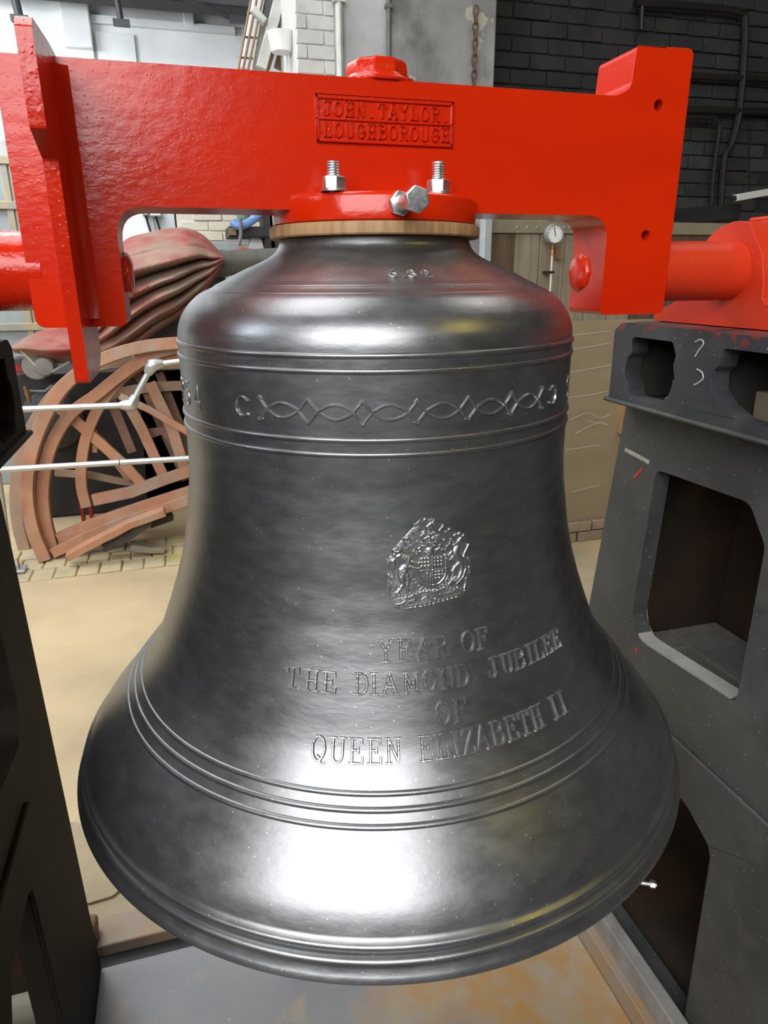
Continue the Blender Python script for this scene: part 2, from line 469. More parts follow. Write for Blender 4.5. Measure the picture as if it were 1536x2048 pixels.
m = MB(); m.box((-6.0, -6.2, FL - 0.15), (7.0, -0.9, FL)); struct(m.build('floor', M['floor_dark']))  # unseen floor behind the viewer, coloured dark for the bell's reflection
m = MB(); m.box((-6.0, -0.9, FL - 0.15), (7.0, 6.6, FL)); floor = struct(m.build('floor', M['floor'], bevel=0))
m = MB(); m.box((-6.0, -6.2, 4.3), (7.0, 6.6, 4.4)); struct(m.build('ceiling', M['ceiling']))
m = MB(); m.box((-6.1, -6.2, FL), (-6.0, 6.6, 4.3)); struct(m.build('wall_left', M['pier']))
m = MB(); m.box((7.0, -6.2, FL), (7.1, 6.6, 4.3)); struct(m.build('wall_right', M['shade_wall']))
m = MB(); m.box((-6.0, -6.3, FL), (7.0, -6.2, 4.3)); struct(m.build('wall_rear', M['shade_wall']))
VB = 6.0
m = MB(); m.box((-6.0, VB, FL), (1.6, VB + 0.25, 4.3)); wall_back = struct(m.build('wall_back', M['whitewash']))
# pilaster, sill band and blocked opening on the whitewashed wall
a, b2 = P(128, 60, VB), P(184, 60, VB)
m = MB(); m.box((a[0], VB - 0.12, P(150, 108, VB)[2] + 0.02), (b2[0], VB + 0.01, 2.4)); m.build('upper_pilaster', M['whitewash'], wall_back, bevel=0.01)
m = MB(); m.box((P(-200, 60, VB)[0], VB - 0.06, FL), (b2[0], VB + 0.01, P(150, 64, VB)[2])); m.build('lower_pilaster', M['whitewash'], wall_back, bevel=0.01)
a, b2 = P(190, 64, VB), P(276, 140, VB)
m = MB(); m.box((a[0], VB - 0.03, FL + 0.8), (b2[0], VB + 0.01, a[2]))
m.build('blocked_doorway', M['whitewash'], wall_back, bevel=0.006)
a, b2 = P(365, 20, VB), P(388, 54, VB)
m = MB(); m.box((a[0], VB - 0.08, b2[2]), (b2[0], VB + 0.01, 2.5)); m.build('bracket_pier', M['whitewash'], wall_back, bevel=0.008)
a = P(180, 48, VB)
m = MB(); m.box((a[0], VB - 0.05, a[2]), (P(470, 60, VB)[0], VB + 0.01, a[2] + 0.06)); m.build('wall_ledge', M['whitewash'], wall_back, bevel=0.008)
# dark roof girder with its hanging struts, top left
g0, g1 = P(120, -6, 5.6), P(500, 14, 5.6)
m = MB(); m.box((-5.5, 5.45, P(330, 14, 5.6)[2]), (g1[0] + 0.1, 5.7, 2.9)); struct(m.build('trim_1', M['ceiling'], bevel=0.01))
for pts, r, lab in ((((20, -40), (40, 38)), 0.03, 'dark iron roof strut ending above the left end of the headstock'),
                    (((226, -40), (243, 46)), 0.022, 'thin dark iron strut hanging down the whitewashed wall'),
                    (((300, -30), (475, 40)), 0.02, 'dark iron tie sloping down to the leaning ladder')):
    m = MB(); m.tube([P(*q, 5.4) for q in pts], r, 8)
    q = P(*pts[1], 5.4); m.obox(q, (0.06, 0, 0), (0, 0.03, 0), (0, 0, 0.02))
    tag(m.build('roof_strut', M['pipe_black']), lab, 'strut')

# the grimy pier (front face at y=3.6) with whitewashed bricks on its left flank
VP_ = 3.6
uL, uM, uR_ = P(594, 80, VP_)[0], P(672, 80, VP_)[0], P(992, 80, VP_)[0]
m = MB(); m.box((uL + 0.02, VP_ + 0.03, FL), (uM, VP_ + 0.8, 4.3)); pier = struct(m.build('trim_2', M['mortar_pale']))
pier['label'] = 'pier'
uK = P(782, 80, VP_)[0]
m = MB(); m.box((uM, VP_ + .012, FL), (uK + .01, VP_ + 0.8, 4.3)); m.build('pale_plaster', M['pier_pale'], pier, bevel=0.004)
m = MB(); m.box((uK, VP_, FL), (uR_, VP_ + 0.8, 4.3)); m.build('grimy_plaster', M['pier'], pier, bevel=0.012)
course = 0.075
for i in range(24):
    z0 = 0.32 + i * course
    xs = [uL, (uL + uM) / 2 + (0.05 if i % 2 else -0.05), uM]
    for k in range(2):
        m = MB(); d = rng.uniform(-0.006, 0.006)
        m.box((xs[k] + 0.002, VP_ + 0.023 + d * .6, z0 + 0.002), (xs[k + 1] - 0.002, VP_ + 0.06, z0 + course - 0.002))
        m.build('brick', M['white_brick'], pier, bevel=0.004, seg=1)
for px, r, lab, mk in ((678, 0.022, 'pale vertical conduit on the corner of the grimy pier', 'steel'), (776, 0.014, 'thin grey vertical conduit on the grimy plaster pier', 'pipe_grey')):
    x = P(px, 90, VP_)[0]
    m = MB(); m.tube([(x, VP_ - r, 0.3), (x, VP_ - r, 2.6)], r, 10)
    o = tag(m.build('wall_conduit', M[mk]), lab, 'conduit')
    for z in (0.95, 1.5):
        m = MB(); m.box((x - r * 1.6, VP_ - r * 2.1, z), (x + r * 1.6, VP_, z + 0.02)); m.build('pipe_clip', M[mk], o)
# chain hanging down the pier
ch = thing('hoist_chain', 'rusty chain hanging against the right edge of the grimy pier', 'chain', (P(944, 100, VP_)[0], VP_ - 0.045, 0.62))
x = P(944, 100, VP_)[0]
for k in range(22):
    z = 0.62 + k * 0.042
    m = MB()
    ring = []
    for j in range(13):
        an = 2 * math.pi * j / 12
        a_, b_ = 0.016 * math.cos(an), 0.027 * math.sin(an)
        ring.append((x + (a_ if k % 2 else 0), VP_ - 0.045 + (0 if k % 2 else a_), z + 0.02 + b_))
    m.tube(ring, 0.0065, 6, caps=False)
    m.build('chain_link', M['chain'], ch)

# dark brick wall on the right
VD = 4.4
m = MB(); m.box((uR_ - 0.3, VD + 0.03, FL), (7.0, VD + 0.25, 4.3)); dark_wall = struct(m.build('wall_right_back', M['mortar']))
bl, bh = 0.30, 0.105
zb = 0.42
me_b = None
for i in range(18):
    for k in range(11):
        x = 2.12 + (k - (0.5 if i % 2 else 0)) * bl
        z = zb + i * bh
        # leave out courses the headstock hides
        if x > 4.6 or x < 1.9: continue
        m = MB(); d = rng.uniform(-0.008, 0.008)
        m.box((x + 0.004, VD + 0.012 + d, z + 0.004), (x + bl - 0.004, VD + 0.06, z + bh - 0.004))
        m.build('brick', M['dark_brick_pale'] if (i < 6 and rng.random() < 0.5) else M['dark_brick'], dark_wall, bevel=0.006, seg=1)


def wpipe(name, pts, v, r, mk, lab, cat='pipe', sm=False):
    q = [P(px, py, v) for px, py in pts]
    m = MB(); m.tube(smooth(q, 4) if sm else q, r, 8)
    return tag(m.build(name, M[mk]), lab, cat)


wpipe('wall_pipe', [(1270, 6), (1400, 14), (1478, 24), (1490, 45), (1488, 120), (1478, 230), (1462, 290), (1448, 320), (1440, 440)], 4.33, 0.028, 'pipe_black',
      'black pipe running along then down the dark brick wall', sm=True)
wpipe('wall_pipe', [(1340, 150), (1440, 155), (1560, 158)], 4.33, 0.026, 'pipe_black', 'black horizontal pipe across the dark wall, level with the headstock horn')
wpipe('wall_pipe', [(1340, 219), (1440, 221), (1560, 224)], 4.33, 0.03, 'pipe_black', 'thick black horizontal pipe on the dark wall below the upper pipe')
wpipe('wall_pipe', [(1340, 233), (1420, 236), (1437, 244), (1438, 262), (1428, 340), (1420, 440)], 4.30, 0.016, 'pipe_black', 'thin black conduit bending down the dark wall', sm=True)
wpipe('wall_pipe', [(1284, 4), (1282, 60)], 4.33, 0.02, 'pipe_black', 'short black pipe dropping behind the headstock horn')
# dark beam and strip lamp above the boarded partition
m = MB(); q0, q1 = P(1300, 436, 3.4), P(1470, 425, 3.4)
m.bar([q0, q1], 0.05, 0.06, (0, 1, 0)); tag(m.build('dark_beam', M['black'], bevel=0.006), 'black iron beam above the partition beside the bearing', 'beam')
lamp = thing('strip_lamp', 'pale strip lamp hung over the dark bay at right edge', 'lamp', P(1500, 395, 3.3))
m = MB(); m.bar([P(1470, 396, 3.3), P(1560, 380, 3.3)], 0.022, 0.03, (0, 1, 0)); m.build('lamp_tray', M['lampwhite'], lamp, bevel=0.004)
m = MB(); m.tube([P(1462, 397, 3.3), P(1472, 396, 3.3)], 0.018, 10); m.build('end_cap', M['pipe_black'], lamp)
m = MB(); m.tube([P(1500, 391, 3.3), P(1496, 250, 3.9)], 0.006, 6); m.build('hanger_rod', M['pipe_black'], lamp)

# boarded partition at right (y=2.5)
VQ = 2.5
xl, xr = P(978, 450, VQ)[0], 2.75
zt = P(1130, 442, VQ)[2]
zr = P(1130, 468, VQ)[2]
zs = P(1200, 640, VQ)[2]
zb = -1.41
part = thing('partition', 'stained boarded partition with plywood lower sheet behind the bell', 'partition', ((xl + xr) / 2, VQ, zb))
m = MB(); m.box((xl, VQ - 0.03, zr), (xr, VQ + 0.03, zt)); rail = m.build('top_rail', M['rail'], part, bevel=0.004)
for px in (1035, 1055, 1074, 1128, 1140):
    q = P(px, 455, VQ - 0.03); m = MB(); m.lathe([(0.0, -0.006), (0.006, -0.004), (0.008, 0.0)], 10, (q[0], VQ - 0.03, q[2]), 'y'); m.build('rivet', M['zinc'], rail)
n = 0
x = xl
while x < xr:
    w = 0.145
    m = MB(); m.box((x + 0.002, VQ - 0.012 + rng.uniform(-0.003, 0.003), zs - 0.03), (min(x + w, xr) - 0.002, VQ + 0.012, zr))
    m.build('board', M['board_dark'] if n < 1 or n > 5 else M['board'], part, bevel=0.002, seg=1)
    x += w; n += 1
m = MB(); m.box((xl, VQ - 0.026, zb), (xr, VQ - 0.012, zs)); ply = m.build('plywood_sheet', M['ply'], part, bevel=0.002)
r2 = random.Random(3)
scr = [[(1130, 672), (1220, 662)], [(1140, 700), (1222, 686)], [(1136, 795), (1180, 790), (1215, 782)], [(1140, 840), (1175, 826), (1200, 836), (1222, 828)],
       [(1150, 868), (1195, 845), (1216, 850), (1172, 842)], [(1138, 745), (1225, 730)], [(1132, 900), (1200, 890)], [(1140, 985), (1200, 970)]]
for sline in scr:
    m = MB(); m.tube(smooth([P(a_, b_, VQ - 0.027) for a_, b_ in sline], 4), 0.0016, 5)
    m.build('scratch', M['chalk'], ply)
m = MB(); q0, q1 = P(970, 425, 2.42), P(981, 520, 2.42)
tag(m.box((q0[0] - 0.012, 2.39, -1.55), (q0[0] + 0.03, 2.45, 0.42)).build('metal_post', M['grey_post'], bevel=0.004), 'grey painted metal post at left end of the boarded partition', 'post')
m = MB(); q0 = P(1012, 436, 2.5)
m.bar([(P(985, 440, 2.5)[0], 2.5, zt + .028), (P(1050, 428, 2.5)[0], 2.5, zt + .028)], 0.026, 0.03, (0, 1, 0)); tag(m.build('yellow_bar', M['yellow'], bevel=0.005), 'dull yellow bar lying above the partition top rail', 'bar')
m = MB(); a, b2 = P(1086, 426, 2.5), P(1138, 446, 2.5)
m.box((a[0], 2.46, zt), (b2[0], 2.54, zt + 0.10)); tag(m.build('tin_box', M['cabinet'], bevel=0.01), 'blue grey tin standing behind the partition beside the gauge', 'tin')
# two courses of bricks under the partition
base = thing('brick_footing', 'low footing of orange and dun bricks under the partition', 'brickwork', (2.0, VQ + 0.03, FL))
for i in range(2):
    for k in range(9):
        x = xl + 0.1 + k * 0.185 - (0.09 if i else 0)
        m = MB(); m.box((x + 0.005, VQ - 0.04 + rng.uniform(-0.01, 0.01), FL + 0.0 + i * 0.068), (x + 0.178, VQ + 0.07, FL + 0.062 + i * 0.068))
        m.build('brick', M['brick_red'] if (i == 0 and k in (4, 6)) else M['brick_dun'], base, bevel=0.006)
# wood handle seen past the stand
m = MB(); q = P(1247, 840, 2.45)
tag(m.prism(rounded([(q[0] - 0.025, q[2] - 0.09), (q[0] + 0.025, q[2] - 0.09), (q[0] + 0.025, q[2] + 0.12), (q[0] - 0.025, q[2] + 0.12)], 0.02), 2.43, 2.474, 'y').build('wooden_bracket', M['oak']),
    'pale wooden handle peeping out behind the right stand', 'handle')
# pressure gauge on a pipe
gq = P(1109, 468, 2.40)
pgauge = thing('pressure_gauge', 'round white pressure gauge on a pipe before the partition', 'gauge', (gq[0], 2.42, P(1109, 597, 2.42)[2]))
gr = 0.046
m = MB(); m.lathe([(0.0, 0.03), (gr, 0.03), (gr * 1.06, 0.024), (gr * 1.06, -0.006), (gr * 0.98, -0.012), (gr * 0.9, -0.008), (gr * 0.88, 0.0)], 32, (gq[0], 2.40, gq[2]), 'y')
m.build('gauge_case', M['machine'], pgauge)
m = MB(); m.lathe([(0.0, -0.004), (gr * 0.89, -0.004), (gr * 0.89, 0.004), (0.0, 0.004)], 32, (gq[0], 2.40, gq[2]), 'y'); dial = m.build('dial', M['white'], pgauge)
m = MB()
for k in range(11):
    an = math.radians(-45 + 27 * k)
    c_, s_ = math.cos(an), math.sin(an)
    m.obox((gq[0] + c_ * gr * 0.74, 2.3955, gq[2] + s_ * gr * 0.74), (c_ * 0.0035, 0, s_ * 0.0035), (-s_ * 0.0008, 0, c_ * 0.0008), (0, 0.0004, 0))
tag(m.build('dial_marks', M['black'], dial), kind='stuff')
m = MB(); m.bar([(gq[0] - 0.006, 2.3945, gq[2] + 0.032), (gq[0] + 0.004, 2.3945, gq[2] - 0.012)], 0.0018, 0.0006, (0, 1, 0)); m.build('needle', M['black'], dial)
m = MB(); m.tube([(gq[0], 2.41, gq[2] - gr), (gq[0], 2.41, gq[2] - gr - 0.035)], [0.011, 0.008], 8); m.tube([(gq[0], 2.41, gq[2] - gr - 0.03), (gq[0], 2.41, gq[2] - gr - 0.055)], 0.011, 6)
m.build('gauge_union', M['brass'], pgauge)
q1 = P(1113, 597, 2.42)
m = MB(); m.tube([(gq[0], 2.41, gq[2] - gr - 0.05), (gq[0] + 0.004, 2.412, gq[2] - 0.25), (gq[0] + 0.002, 2.45, -0.75)], 0.006, 8); m.build('gauge_pipe', M['pipe_white'], pgauge)
for dz in (0.185, 0.29):
    m = MB(); m.box((gq[0] - 0.012, 2.40, gq[2] - dz - 0.006), (gq[0] + 0.016, 2.48, gq[2] - dz + 0.006)); m.build('pipe_clip', M['pipe_black'], pgauge)
q = P(1122, 505, 2.42); m = MB(); m.box((q[0] - 0.006, 2.42, q[2] - 0.03), (q[0] + 0.006, 2.49, q[2] + 0.03)); m.build('gauge_bracket', M['rust'], pgauge)

# ------------------------------------------------------------------ paved strip and slab
for row in range(3):
    for k in range(17):
        x = -1.55 + k * 0.118 + (0.04 if row % 2 else 0)
        y0 = 2.79 + row * 0.16
        m = MB(); h = rng.uniform(0.010, 0.018)
        m.box((x + 0.004, y0 + 0.004, FL - 0.03), (x + 0.114, y0 + 0.156, FL + h))
        m.build('brick', M['paver'], floor, bevel=0.008, seg=2)
m = MB(); q = [Pw(*p_, FL) for p_ in ((120, 1640), (262, 1700), (238, 1800), (165, 1822))]
m.prism(rounded([(a_[0], a_[1]) for a_ in q], 0.03), FL - 0.02, FL + 0.02, 'z')
m.build('stone_slab', M['slab'], floor, bevel=0.008)
m = MB(); q = [Pw(*p_, FL) for p_ in ((60, 1828), (250, 1790), (330, 1850), (80, 1890))]
m.prism([(a_[0], a_[1]) for a_ in q], FL - 0.02, FL + 0.012, 'z')
m.build('stone_slab', M['slab'], floor, bevel=0.006)

m = MB(); m.box((-1.7, -.75, FL - .02), (-.645, .30, FL + .02)); m.build('dim_floor_slab', M['dim_floor'], floor, bevel=.006)  # added slab; dimness of the floor inside the left stand put into colour

# ------------------------------------------------------------------ the bell
BP = [(.0495, .133), (.044, .1345), (.038, .137), (.032, .142), (.026, .151), (.02, .1635), (.012, .183), (.004, .2005), (-.004, .2155), (-.0065, .2195), (-.0085, .2255), (-.0125, .2315), (-.0145, .2345), (-.0165, .242),
      (-.022, .2515), (-.03, .2605), (-.04, .2695), (-.05, .2755), (-.06, .2795), (-.07, .2815), (-.085, .2825), (-.20, .2825), (-.24, .2826), (-.28, .2855), (-.32, .2915), (-.36, .298), (-.4, .3075),
      (-.44, .320), (-.48, .3345), (-.52, .3505), (-.54, .360), (-.56, .3725), (-.58, .387), (-.6, .403), (-.62, .4210), (-.64, .4385), (-.66, .4555), (-.675, .4668), (-.69, .4752), (-.698, .4792)]
BZ = np.array([q[0] for q in BP][::-1]); BR = np.array([q[1] for q in BP][::-1])


def br(z):
    return np.interp(z, BZ, BR)


def bsurf(phi, z, h=0.0):
    """point on the bell's skin, raised h along the normal (phi in radians)"""
    phi, z, h = np.broadcast_arrays(np.asarray(phi, float), np.asarray(z, float), np.asarray(h, float))
    e = 0.012
    dr = (br(z + e) - br(z - e)) / (2 * e)
    nn = np.sqrt(1 + dr * dr)
    r = br(z) + h / nn
    return np.stack([r * np.cos(phi), r * np.sin(phi), z - h * dr / nn], -1)


bell = thing('bell', 'large dark grey church bell hanging under the red headstock', 'bell', (0, 0, -.742))
zz = np.concatenate([np.linspace(.0495, -.03, 34), np.linspace(-.034, -.09, 16), np.linspace(-.1, -.694, 78)])
prof = [(0.0, .0495)] + [(float(br(z)), float(z)) for z in zz]
prof += [(.4796, -.6988), (.4835, -.7000), (.4858, -.7026), (.4860, -.7052), (.4842, -.7078), (.4835, -.7110), (.4845, -.7138), (.4885, -.7150), (.4912, -.7176), (.4914, -.7204), (.4895, -.7230),
         (.4904, -.7268), (.4950, -.7330), (.4984, -.7383), (.4986, -.7402), (.4965, -.7425), (.482, -.7425), (.455, -.735), (.425, -.70), (.38, -.62), (.33, -.54), (.295, -.45), (.265, -.3), (.25, -.12), (.22, -.05), (.14, -.01), (0.0, -.005)]
m = MB(); m.lathe(prof, 288); m.build('bell_body', M['bell'], bell, shade=50)


def moulding(z, half, h):
    n0 = 12
    prof = []
    for k in range(n0 + 1):
        an = math.pi * k / n0
        dz = -math.cos(an) * half
        q = bsurf(0.0, z + dz, math.sin(an) ** 0.8 * h - 0.0015)
        prof.append((float(q[0]), float(q[2])))
    m = MB(); m.lathe(prof[::-1], 256, closed=True)
    return m.build('moulding_ring', M['bell'], bell, shade=60)


for z, ha, h in ((-.0062, .0030, .0022), (-.0142, .0030, .0022), (-.0815, .0036, .0038), (-.0985, .0036, .0038), (-.176, .0036, .0038), (-.193, .0036, .0038),
                 (-.5785, .0031, .0036), (-.5925, .0033, .0040), (-.6065, .0031, .0036)):
    moulding(z, ha, h)

# stroke lettering: slab-serif capitals, x in 0..1, y in 0..1
S = 0.15


def arc(cx, cy, rx, ry, a0, a1, n=14):
    return [(cx + rx * math.cos(math.radians(a0 + (a1 - a0) * k / n)), cy + ry * math.sin(math.radians(a0 + (a1 - a0) * k / n))) for k in range(n + 1)]


def sf(x, y, w=S): return [(x - w, y), (x + w, y)]


G = {
    'A': [[(.08, 0), (.5, 1)], [(.5, 1), (.92, 0)], [(.25, .36), (.75, .36)], sf(.08, 0), sf(.92, 0)],
    'B': [[(.2, 0), (.2, 1)], [(.05, 1), (.5, 1)] + arc(.52, .77, .32, .23, 90, -90) + [(.2, .53)], [(.5, .53)] + arc(.52, .265, .38, .265, 90, -90) + [(.05, 0)]],
    'D': [[(.2, 0), (.2, 1)], [(.05, 1), (.4, 1)] + arc(.42, .5, .46, .5, 90, -90) + [(.05, 0)]],
    'E': [[(.22, 0), (.22, 1)], [(.06, 1), (.86, 1), (.86, .8)], [(.06, 0), (.9, 0), (.9, .22)], [(.22, .52), (.62, .52)], [(.62, .42), (.62, .62)]],
    'F': [[(.22, 0), (.22, 1)], [(.06, 1), (.86, 1), (.86, .8)], sf(.24, 0, .18), [(.22, .52), (.62, .52)], [(.62, .42), (.62, .62)]],
    'G': [arc(.52, .5, .42, .5, 50, 330, 18), [(.88, .25), (.88, .45)], [(.6, .45), (1.0, .45)]],
    'H': [[(.2, 0), (.2, 1)], [(.8, 0), (.8, 1)], [(.2, .5), (.8, .5)], sf(.2, 0), sf(.2, 1), sf(.8, 0), sf(.8, 1)],
    'I': [[(.5, 0), (.5, 1)], sf(.5, 0, .2), sf(.5, 1, .2)],
    'J': [[(.65, 1), (.65, .25)] + arc(.42, .25, .23, .25, 0, -180) + [(.19, .34)], sf(.62, 1, .22)],
    'L': [[(.25, 0), (.25, 1)], sf(.25, 1, .2), [(.06, 0), (.9, 0), (.9, .26)]],
    'M': [[(.12, 0), (.12, 1), (.5, .25), (.88, 1), (.88, 0)], sf(.12, 0), sf(.88, 0), [(.0, 1), (.14, 1)], [(.86, 1), (1.0, 1)]],
    'N': [[(.18, 0), (.18, 1), (.82, 0), (.82, 1)], sf(.18, 0), [(.02, 1), (.2, 1)], sf(.82, 1)],
    'O': [arc(.5, .5, .42, .5, 90, 450, 24)],
    'P': [[(.2, 0), (.2, 1)], [(.05, 1), (.5, 1)] + arc(.52, .74, .34, .26, 90, -90) + [(.2, .48)], sf(.22, 0, .18)],
    'Q': [arc(.5, .5, .42, .5, 90, 450, 24), [(.45, .18), (.6, .12), (.75, -.12), (.95, -.08)]],
    'R': [[(.2, 0), (.2, 1)], [(.05, 1), (.5, 1)] + arc(.52, .75, .32, .25, 90, -90) + [(.2, .5)], [(.5, .5), (.82, 0), (.96, 0)], sf(.2, 0)],
    'S': [arc(.5, .74, .34, .26, 30, 270, 12) + arc(.5, .25, .36, .25, 90, -150, 12)],
    'T': [[(.5, 0), (.5, 1)], [(.08, .78), (.08, 1), (.92, 1), (.92, .78)], sf(.5, 0, .2)],
    'U': [[(.18, 1), (.18, .3)] + arc(.5, .3, .32, .3, 180, 360) + [(.82, 1)], sf(.18, 1), sf(.82, 1)],
    'X': [[(.1, 0), (.9, 1)], [(.1, 1), (.9, 0)]],
    'Y': [[(.1, 1), (.5, .5)], [(.9, 1), (.5, .5)], [(.5, .5), (.5, 0)], sf(.1, 1), sf(.9, 1), sf(.5, 0, .2)],
    'Z': [[(.12, .8), (.12, 1), (.88, 1), (.1, 0), (.9, 0), (.9, .22)]],
    '2': [arc(.5, .7, .36, .3, 160, -30, 12) + [(.12, 0), (.9, 0)]],
    '3': [arc(.48, .74, .32, .26, 150, -80, 12), arc(.48, .25, .38, .25, 80, -150, 12)],
    '4': [[(.7, 0), (.7, 1), (.1, .3), (.95, .3)]],
    '5': [[(.85, 1), (.25, 1), (.2, .55)] + arc(.48, .33, .38, .33, 100, -150, 12)],
    '6': [arc(.5, .3, .36, .3, 90, 450, 18), [(.14, .3)] + arc(.62, .45, .48, .55, 180, 100, 10)],
    '8': [arc(.5, .75, .3, .25, 90, 450, 16), arc(.5, .26, .37, .26, 90, 450, 16)],
    '.': [[(.45, .0), (.55, .06)]],
}


def stroke(mb, pts, hw, h, f):
    """raised rounded ridge along a 2-D polyline; f(x, y, height) -> 3-D"""
    pts = [np.array(q, float) for q in pts]
    dense = [pts[0]]
    for a_, b_ in zip(pts[:-1], pts[1:]):
        k = max(1, int(np.linalg.norm(b_ - a_) / (hw * 2.2)))
        for j in range(1, k + 1): dense.append(a_ + (b_ - a_) * j / k)
    pts = dense
    closed = np.linalg.norm(pts[0] - pts[-1]) < 1e-9
    vs, fs = [], []
    sec = ((-1.0, -0.25), (-.86, .62), (-.45, 1.0), (.45, 1.0), (.86, .62), (1.0, -0.25))
    n = len(pts)
    for i, q in enumerate(pts):
        if closed:
            t = pts[(i + 1) % (n - 1)] - pts[(i - 1) % (n - 1)] if 0 < i < n - 1 else pts[1] - pts[n - 2]
        else:
            t = pts[min(i + 1, n - 1)] - pts[max(i - 1, 0)]
        t = t / max(np.linalg.norm(t), 1e-9)
        s_ = np.array([-t[1], t[0]])
        e = 0.0
        if not closed and i == 0: e = -hw * 0.7
        if not closed and i == n - 1: e = hw * 0.7
        for a_, hh in sec:
            p_ = q + s_ * a_ * hw + t * e
            vs.append(f(p_[0], p_[1], hh * h))
    k = len(sec)
    for i in range(n - 1):
        for j in range(k - 1):
            fs.append((i * k + j, i * k + j + 1, (i + 1) * k + j + 1, (i + 1) * k + j))
    if not closed:
        fs += [tuple(range(k))[::-1], tuple(range((n - 1) * k, n * k))]
    mb.add(vs, fs)


def bell_letter(ch, phi_deg, z0, w, hgt, hw, rise, name='raised_letter', rot=0.0):
    ph = math.radians(phi_deg)
    e = 0.01
    tilt = math.hypot(1.0, float((br(z0 + e) - br(z0 - e)) / (2 * e)))
    r = float(br(z0 + hgt / tilt / 2))

    def f(x, y, h):
        xr, yr = x - w / 2, y
        return bsurf(ph + xr / r, z0 + yr / tilt, h)
    m = MB()
    for pl in G[ch]:
        stroke(m, [(px * w, py * hgt) for px, py in pl], hw, rise, f)
    return m.build(name, M['bell_relief'], bell, shade=50)


LINES = [("YEAR OF", -.4395, [-103.68, -99.55, -95.44, -91.2, None, -84.71, -80.9], .0255),
         ("THE DIAMOND JUBILEE", -.4765, [-123.9, -119.6, -115.7, None, -108.9, -106.3, -103.0, -98.5, -94.4, -90.5, -86.8, None, -79.5, -75.5, -71.9, -68.6, -65.6, -62.2, -58.5], .0250),
         ("OF", -.516, [-92.1, -88.2], .0275),
         ("QUEEN ELIZABETH II", -.5508, [-117.06, -113.3, -109.7, -106.2, -102.6, None, -96.3, -92.9, -90.1, -87.5, -84.5, -81.0, -77.5, -74.2, -70.8, None, -65.35, -62.5], .0300)]
for txt, z0, phs, hg in LINES:
    for ch, ph in zip(txt, phs):
        if ph is not None:
            ww = hg * (0.60 if 'QUEEN' in txt else .70)
            bell_letter(ch, ph, z0, ww, hg, .0018, .0030)
for ch, ph in zip('6.32', (-99.3, -95.8, -92.9, -88.0)):
    bell_letter(ch, ph, -.0005, .0115, .017, .0016, .0020, 'raised_figure')
for ch, ph in zip('P54', (-174.0, -167.2, -159.5)):
    bell_letter(ch, ph, -.1585, .022, .030, .0016, .0014)
bell_letter('S', -37.5, -.1585, .022, .030, .0016, .0014)

# ornament band: two crossing strands with pointed diamonds between the lenses
ZF = -.1437


def fr(x, y, h): return bsurf(x, ZF + y, h)


lens = [-127.8, -114.7, -102.0, -89.6, -76.9, -64.4]
dia = [-134.0, -121.25, -108.35, -95.8, -83.2, -70.6, -58.4]
for c_ in lens:
    m = MB()
    for s_ in (1, -1):
        pts = []
        for k in range(25):
            t = -1 + 2 * k / 24
            x = c_ + t * 6.3
            y = s_ * (.0085 * math.cos(t * math.pi / 1.36) if abs(t) < .68 else -.0125 * ((abs(t) - .68) / .32) ** .85)
            pts.append((math.radians(x) * 1.0, y))
        # work in metres so that the ridge has an even width
        stroke(m, [(a_ * .2825, b_) for a_, b_ in pts], .0017, .0024, lambda x, y, h: fr(x / .2825, y, h))
    m.build('ornament_lens', M['bell_relief'], bell, shade=50)
for i, c_ in enumerate(dia):
    x0 = math.radians(c_) * .2825
    for s_ in (1, -1):
        m = MB()
        stroke(m, [(x0 - .0020, s_ * .0120), (x0, s_ * .0140), (x0 + .0020, s_ * .0120)], .0016, .0026, lambda x, y, h: fr(x / .2825, y, h))
        m.build('ornament_diamond', M['bell_relief'], bell, shade=50)
for c_, s_ in ((-139.3, 1), (-52.6, -1)):
    m = MB(); x0 = math.radians(c_) * .2825
    pts = [(x0 + s_ * .0105 * math.cos(math.radians(q)), .0115 * math.sin(math.radians(q))) for q in range(40, 325, 15)]
    stroke(m, pts, .0018, .0024, lambda x, y, h: fr(x / .2825, y, h))
    m.build('ornament_end', M['bell_relief'], bell, shade=50)

# the royal arms as relief: height fields built from tapering strokes, one mesh per figure
PXM = 9.46e-5
CX, CY, CPHI, CZ = 781.0, 794.0, math.radians(-92.6), -.325


def crest_pt(X, Y, h):
    xm, ym = (X - CX) * PXM, -(Y - CY) * PXM
    return bsurf(CPHI + xm / 0.293, CZ + ym, h)


